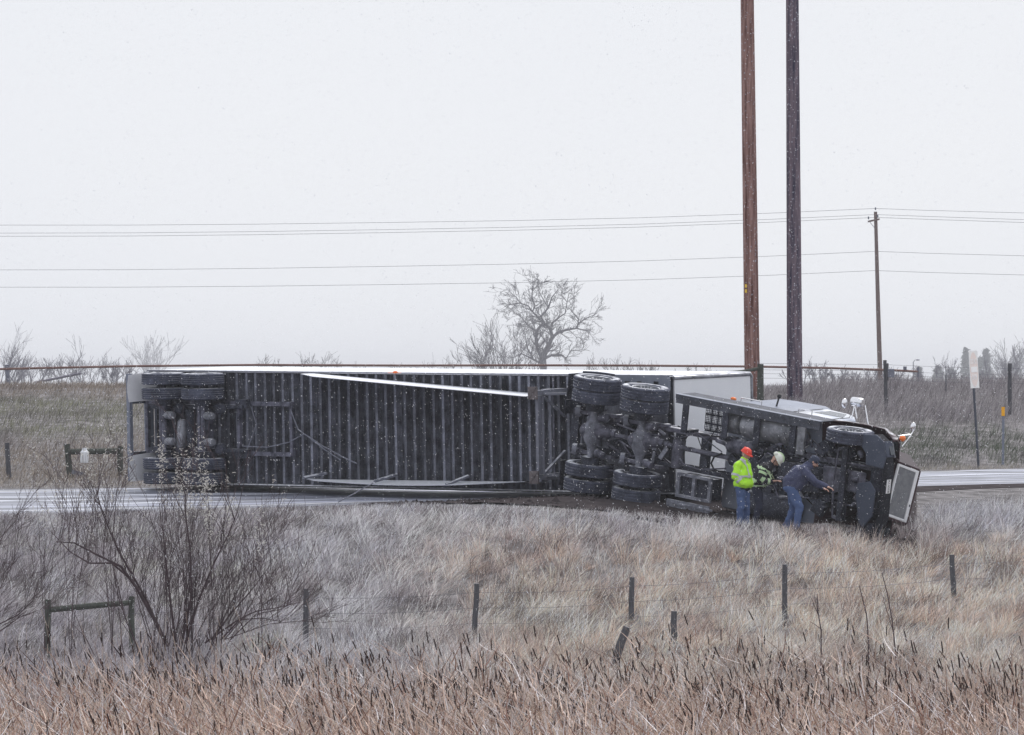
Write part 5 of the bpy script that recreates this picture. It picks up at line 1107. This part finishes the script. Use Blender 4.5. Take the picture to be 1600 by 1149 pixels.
j = MB(); j.ell((.03, 0, .955), (.225, .245, .15)); j.ell((.01, 0, 1.14), (.22, .245, .22)); j.ell((-.015, 0, 1.3), (.185, .235, .17)); j.cap((-.0, -.17, 1.385), (-.0, .17, 1.385), .085, .085); j.cap((.02, 0, 1.40), (.045, 0, 1.47), .10, .085)
for s in (-1, 1): j.cap((0, s*.205, 1.36), (-.04, s*.285, 1.12), .09, .082); j.cap((-.04, s*.285, 1.12), (.10, s*.215, .95), .08, .062)
jk = rem(j, 'jacket', M_hiviz, pe)
def oval_band(c, rx, ry, h, tilt=0, n=36, th=.006):
    v = []; f = []; rt_ = Matrix.Rotation(tilt, 3, 'Y')
    for zz_ in (-h/2, h/2):
        for k in range(n): a = 2*math.pi*k/n; v.append(Vector(c)+rt_ @ Vector((rx*math.cos(a), ry*math.sin(a), zz_)))
    for k in range(n): k2 = (k+1) % n; f.append((k, k2, n+k2, n+k))
    return MB().add(v, f)
def tape(b, name, m, parent): o = b.build(name, m, parent); k = o.modifiers.new('s', 'SOLIDIFY'); k.thickness = .01; return o
def wrap(b, target, name, m, parent, off=.006):
    o = b.build(name, m, parent); sb = o.modifiers.new('sub', 'SUBSURF'); sb.subdivision_type = 'SIMPLE'; sb.levels = sb.render_levels = 2
    sw_ = o.modifiers.new('w', 'SHRINKWRAP'); sw_.target = target; sw_.wrap_method = 'NEAREST_SURFACEPOINT'; sw_.wrap_mode = 'ABOVE_SURFACE'; sw_.offset = off*1.6; k = o.modifiers.new('s', 'SOLIDIFY'); k.thickness = .004; return o
wrap(oval_band((.01, 0, 1.10), .26, .28, .055), jk, 'reflective_tape', M_refl, pe)
for s in (-1, 1):
    b = MB(); n_ = 14
    vs = [Vector((.27*math.cos(t)*(1), s*.115+dy, 1.12+.40*math.sin(t))) for t in [math.pi*i/n_ for i in range(n_+1)] for dy in (-.025, .025)]
    wrap(b.add(vs, [(2*i, 2*i+1, 2*i+3, 2*i+2) for i in range(n_)]), jk, 'reflective_tape', M_refl, pe)
    tape(ring((-.035, s*.272, 1.17), (-.042, s*.285, 1.12), .092, .09), 'reflective_tape', M_refl, pe)
    tape(ring((.02, s*.255, 1.045), (.055, s*.238, 1.005), .082, .078), 'reflective_tape', M_refl, pe)
tape(MB().tube([(.20, -.01, 1.40), (.235, -.01, 1.15), (.245, -.02, .93)], .012, 6), 'zip_flap', M_hiviz, pe)
rem(MB().cap((.025, 0, 1.42), (.05, 0, 1.50), .075, .068), 'collar', M_coat, pe)
rem(MB().ell((.0, 0, .84), (.185, .21, .06)), 'inner_hem', M_coat, pe)
def hat(q, rt, m, parent, brim=.05, ridge=True, name='hard_hat', r=(.125, .108, .115)):
    b = MB(); c = q(-.01, 0, .045); vs = []; fs = []; nu = 28; nv = 7
    for j_ in range(nv+1):
        ph = math.pi/2*j_/nv
        for k in range(nu): th = 2*math.pi*k/nu; vs.append(c+rt @ Vector((r[0]*math.cos(ph)*math.cos(th), r[1]*math.cos(ph)*math.sin(th), r[2]*math.sin(ph)+.0)))
    for k in range(nu):
        th = 2*math.pi*k/nu; e = brim*(1.15 if math.cos(th) > .3 else .35); vs.append(c+rt @ Vector(((r[0]+e)*math.cos(th), (r[1]+e*.5)*math.sin(th), -.012-.012*max(0, math.cos(th)))))
    for j_ in range(nv):
        for k in range(nu): k2 = (k+1) % nu; fs.append((j_*nu+k, j_*nu+k2, (j_+1)*nu+k2, (j_+1)*nu+k))
    o = (nv+1)*nu
    for k in range(nu): k2 = (k+1) % nu; fs.append((o+k, o+k2, k2, k))
    b.add(vs, fs)
    if ridge: b.cap(c+rt @ Vector((-.09, 0, .085)), c+rt @ Vector((.09, 0, .085)), .014, .014)
    ob = b.build(name, m, parent); k = ob.modifiers.new('s', 'SOLIDIFY'); k.thickness = .004; return ob
hat(q, rt, M_red, pe)
# 2: black coat with pale tape, white helmet, bending forward
p2_ = person_at(1184, 206.6, -12, 1.0, 'person in black coat with pale lime stripes and white helmet, bending forward between the others')
b = MB(); q, rt = head(b, (.40, 0, 1.44), R(62)); b.cap((.26, 0, 1.33), (.34, 0, 1.41), .06, .055)
b.cap((-.02, 0, .95), (.14, 0, 1.2), .13, .14); b.cap((.2, -.14, 1.28), (.2, .14, 1.28), .07, .07)
for s in (-1, 1): b.cap((.2, s*.19, 1.28), (.10, s*.27, 1.02), .045, .04); b.cap((.10, s*.27, 1.02), (.33, s*.14, .98), .036, .026); hand(b, (.35, s*.13, .985), (.9, -s*.3, .15), s, (0, 0, 1), .7)
legs([((-.03, -.09, .88), (.06, -.11, .48), (-.05, -.12, .09)), ((-.03, .09, .88), (.03, .10, .48), (-.10, .12, .09))], (-.03, 0, .90), M_trou, p2_, b, fat=1.1)
rem(b, 'body', M_skin, p2_, .010, 3)
j = MB(); j.ell((-.02, 0, .93), (.2, .22, .15)); j.cap((-.01, 0, .98), (.12, 0, 1.17), .19, .19); j.cap((.12, -.06, 1.15), (.19, -.06, 1.27), .17, .13); j.cap((.12, .06, 1.15), (.19, .06, 1.27), .17, .13); j.cap((.2, -.16, 1.28), (.2, .16, 1.28), .09, .09); j.cap((.22, 0, 1.30), (.29, 0, 1.36), .09, .08)
for s in (-1, 1): j.cap((.2, s*.2, 1.27), (.10, s*.28, 1.02), .088, .08); j.cap((.10, s*.28, 1.02), (.31, s*.15, .975), .078, .058)
ck = rem(j, 'coat', M_coat, p2_)
for s in (-1, 1):
    tape(ring((.165, s*.235, 1.18), (.145, s*.252, 1.13), .093, .092), 'reflective_tape', M_lime, p2_)
    tape(ring((.105, s*.277, 1.055), (.16, s*.245, 1.00), .088, .084), 'reflective_tape', M_lime, p2_)
    tape(ring((.235, s*.198, .988), (.285, s*.168, .98), .07, .067), 'reflective_tape', M_lime, p2_)
wrap(oval_band((.03, 0, .98), .25, .26, .07, R(20)), ck, 'reflective_tape', M_lime, p2_); wrap(oval_band((-.02, 0, .87), .25, .26, .06, R(5)), ck, 'reflective_tape', M_lime, p2_); wrap(oval_band((.17, 0, 1.24), .26, .26, .06, R(32)), ck, 'reflective_tape', M_lime, p2_)
hat(q, rt, M_helm, p2_, .035, True, 'helmet', (.135, .115, .13))
hb = MB(); c = q(-.01, 0, .05)
for yy in (-.035, .035): hb.tube([c+rt @ Vector((.137*math.cos(t), yy, .132*math.sin(t))) for t in [R(a) for a in range(30, 151, 12)]], .008, 6)
hb.build('helmet_stripe', M_lime, p2_); MB().lathe([(.001, 0), (.045, 0), (.05, .02), (.03, .045), (.001, .05)], q(-.11, -.06, .07), rt @ Vector((-.6, -.8, .2)), 14).build('ear_cup', M_helm, p2_)
tape(MB().tube([q(.0, -.09, -.0), q(.04, -.07, -.09), q(.07, 0, -.115), q(.04, .07, -.09), q(.0, .09, 0)], .008, 6), 'chin_strap', M_coat, p2_)
# 3: navy hoodie, cap, jeans, leaning and reaching
p3_ = person_at(1243, 205.2, -8, 1.0, 'person in navy hoodie, cap and jeans, leaning over and reaching an arm towards the engine')
b = MB(); q, rt = head(b, (.40, 0, 1.46), R(38)); b.cap((.26, 0, 1.34), (.35, 0, 1.41), .06, .055)
b.cap((-.06, 0, .95), (.1, 0, 1.2), .14, .15); b.cap((.2, -.14, 1.29), (.2, .14, 1.29), .07, .07)
b.cap((.2, -.19, 1.28), (.42, -.24, 1.06), .045, .04); b.cap((.42, -.24, 1.06), (.70, -.2, .93), .036, .026); hand(b, (.70, -.2, .93), (.9, 0, -.3), -1, (0, 0, 1), .6)
b.cap((.2, .19, 1.28), (.32, .24, 1.02), .045, .04); b.cap((.32, .24, 1.02), (.56, .2, .9), .036, .026); hand(b, (.56, .2, .9), (.9, 0, -.3), 1, (0, 0, 1), .6)
legs([((-.08, -.09, .88), (.10, -.12, .49), (.03, -.14, .09)), ((-.08, .09, .88), (-.05, .12, .47), (-.22, .14, .09))], (-.08, 0, .91), M_jean, p3_, b, fat=1.3)
rem(b, 'body', M_skin, p3_, .010, 3)
j = MB(); j.ell((-.06, 0, .97), (.2, .215, .14)); j.cap((-.05, 0, 1.0), (.08, 0, 1.17), .235, .23); j.cap((.08, -.05, 1.15), (.18, -.06, 1.28), .18, .13); j.cap((.08, .05, 1.15), (.18, .06, 1.28), .18, .13); j.cap((.2, -.17, 1.29), (.2, .17, 1.29), .09, .09); j.cap((.22, 0, 1.30), (.31, 0, 1.38), .10, .09); j.cap((.17, 0, 1.34), (.26, 0, 1.42), .07, .06)
j.cap((.2, -.2, 1.28), (.42, -.25, 1.06), .085, .072); j.cap((.42, -.25, 1.06), (.67, -.205, .945), .07, .05); j.cap((.2, .2, 1.28), (.32, .25, 1.02), .085, .072); j.cap((.32, .25, 1.02), (.54, .2, .91), .07, .05)
rem(j, 'hoodie', M_hood, p3_)
cp2 = MB(); c = q(-.015, 0, .045); cp2.ell(c, (.112, .092, .095), rt); cp2.cap(q(-.03, 0, -.02), q(-.05, 0, -.03), .078, .075); rem(cp2, 'cap', M_cap, p3_, .012)
bm_ = MB(); n_ = 9; vs = []
for i in range(n_): a = R(-70+140*i/(n_-1)); vs += [q(.08*math.cos(a), .085*math.sin(a), .05), q(.09+.085*math.cos(a), .075*math.sin(a), .032)]
tape(bm_.add(vs, [(2*i, 2*i+1, 2*i+3, 2*i+2) for i in range(n_-1)]), 'cap_peak', M_cap, p3_)
MB().ell(q(.045, 0, -.075), (.05, .055, .04), rt).build('beard', M_beard, p3_)

# ------------------------------------------------------------------ falling snow
n = 26000; Yf = rng.uniform(70, 238, n)**1.0; pxf = rng.uniform(-120, 1720, n); pyf = rng.uniform(-40, 1160, n)
xf = (pxf-800)/F*Yf; zf = CZ-(pyf-HY)/F*Yf
gz = ground_pc(pxf, Yf); k = zf > gz+.1; xf, Yf, zf = xf[k], Yf[k], zf[k]; n = len(xf)
s = rng.uniform(.0028, .0068, n)*(Yf/200)**.6; oc = np.array([[1, 0, 0], [-1, 0, 0], [0, 1, 0], [0, -1, 0], [0, 0, 1], [0, 0, -1]], float)
st_ = np.ones((n, 1, 3)); st_[:, 0, 2] = rng.uniform(1, 2., n)
V = np.stack([xf, Yf, zf], 1)[:, None, :]+oc[None]*s[:, None, None]*st_; V[:, :, 0] += (V[:, :, 2]-zf[:, None])*-.5
T = (np.arange(n)*6)[:, None, None]+np.array([[0, 2, 4], [2, 1, 4], [1, 3, 4], [3, 0, 4], [2, 0, 5], [1, 2, 5], [3, 1, 5], [0, 3, 5]])[None]
M_flake = bpy.data.materials.new('snowflake'); M_flake.use_nodes = True; t = M_flake.node_tree; t.nodes.clear(); o_ = t.nodes.new('ShaderNodeOutputMaterial'); a_ = t.nodes.new('ShaderNodeBsdfDiffuse'); b_ = t.nodes.new('ShaderNodeBsdfTranslucent'); m_ = t.nodes.new('ShaderNodeMixShader')
a_.inputs[0].default_value = b_.inputs[0].default_value = (.95, .96, 1, 1); t.links.new(a_.outputs[0], m_.inputs[1]); t.links.new(b_.outputs[0], m_.inputs[2]); t.links.new(m_.outputs[0], o_.inputs[0])
sn = np_mesh('falling_snow', V.reshape(-1, 3), None, T.reshape(-1, 3), None, M_flake); tag(sn, 'fine snowflakes drifting through the air', 'snow', kind='stuff')

# ------------------------------------------------------------------ haze
HZ = MB().box(-2600, 2600, -40, 6000, -6.5, 22).build('haze', None, None, smooth=False) if False else None
me = bpy.data.meshes.new('haze'); hb = MB().box(-9900, 9900, -45, 9600, -6.0, 24); me.from_pydata(hb.v, [], hb.f); hz = bpy.data.objects.new('haze', me); col.objects.link(hz)
hm = bpy.data.materials.new('haze_air'); hm.use_nodes = True; t = hm.node_tree; t.nodes.clear(); o_ = t.nodes.new('ShaderNodeOutputMaterial'); pv = t.nodes.new('ShaderNodeVolumePrincipled')
pv.inputs['Color'].default_value = (.93, .95, 1, 1); pv.inputs['Density'].default_value = .00013; pv.inputs['Anisotropy'].default_value = .0
t.links.new(pv.outputs[0], o_.inputs['Volume']); me.materials.append(hm); tag(hz, 'pale winter haze', 'haze', kind='stuff')
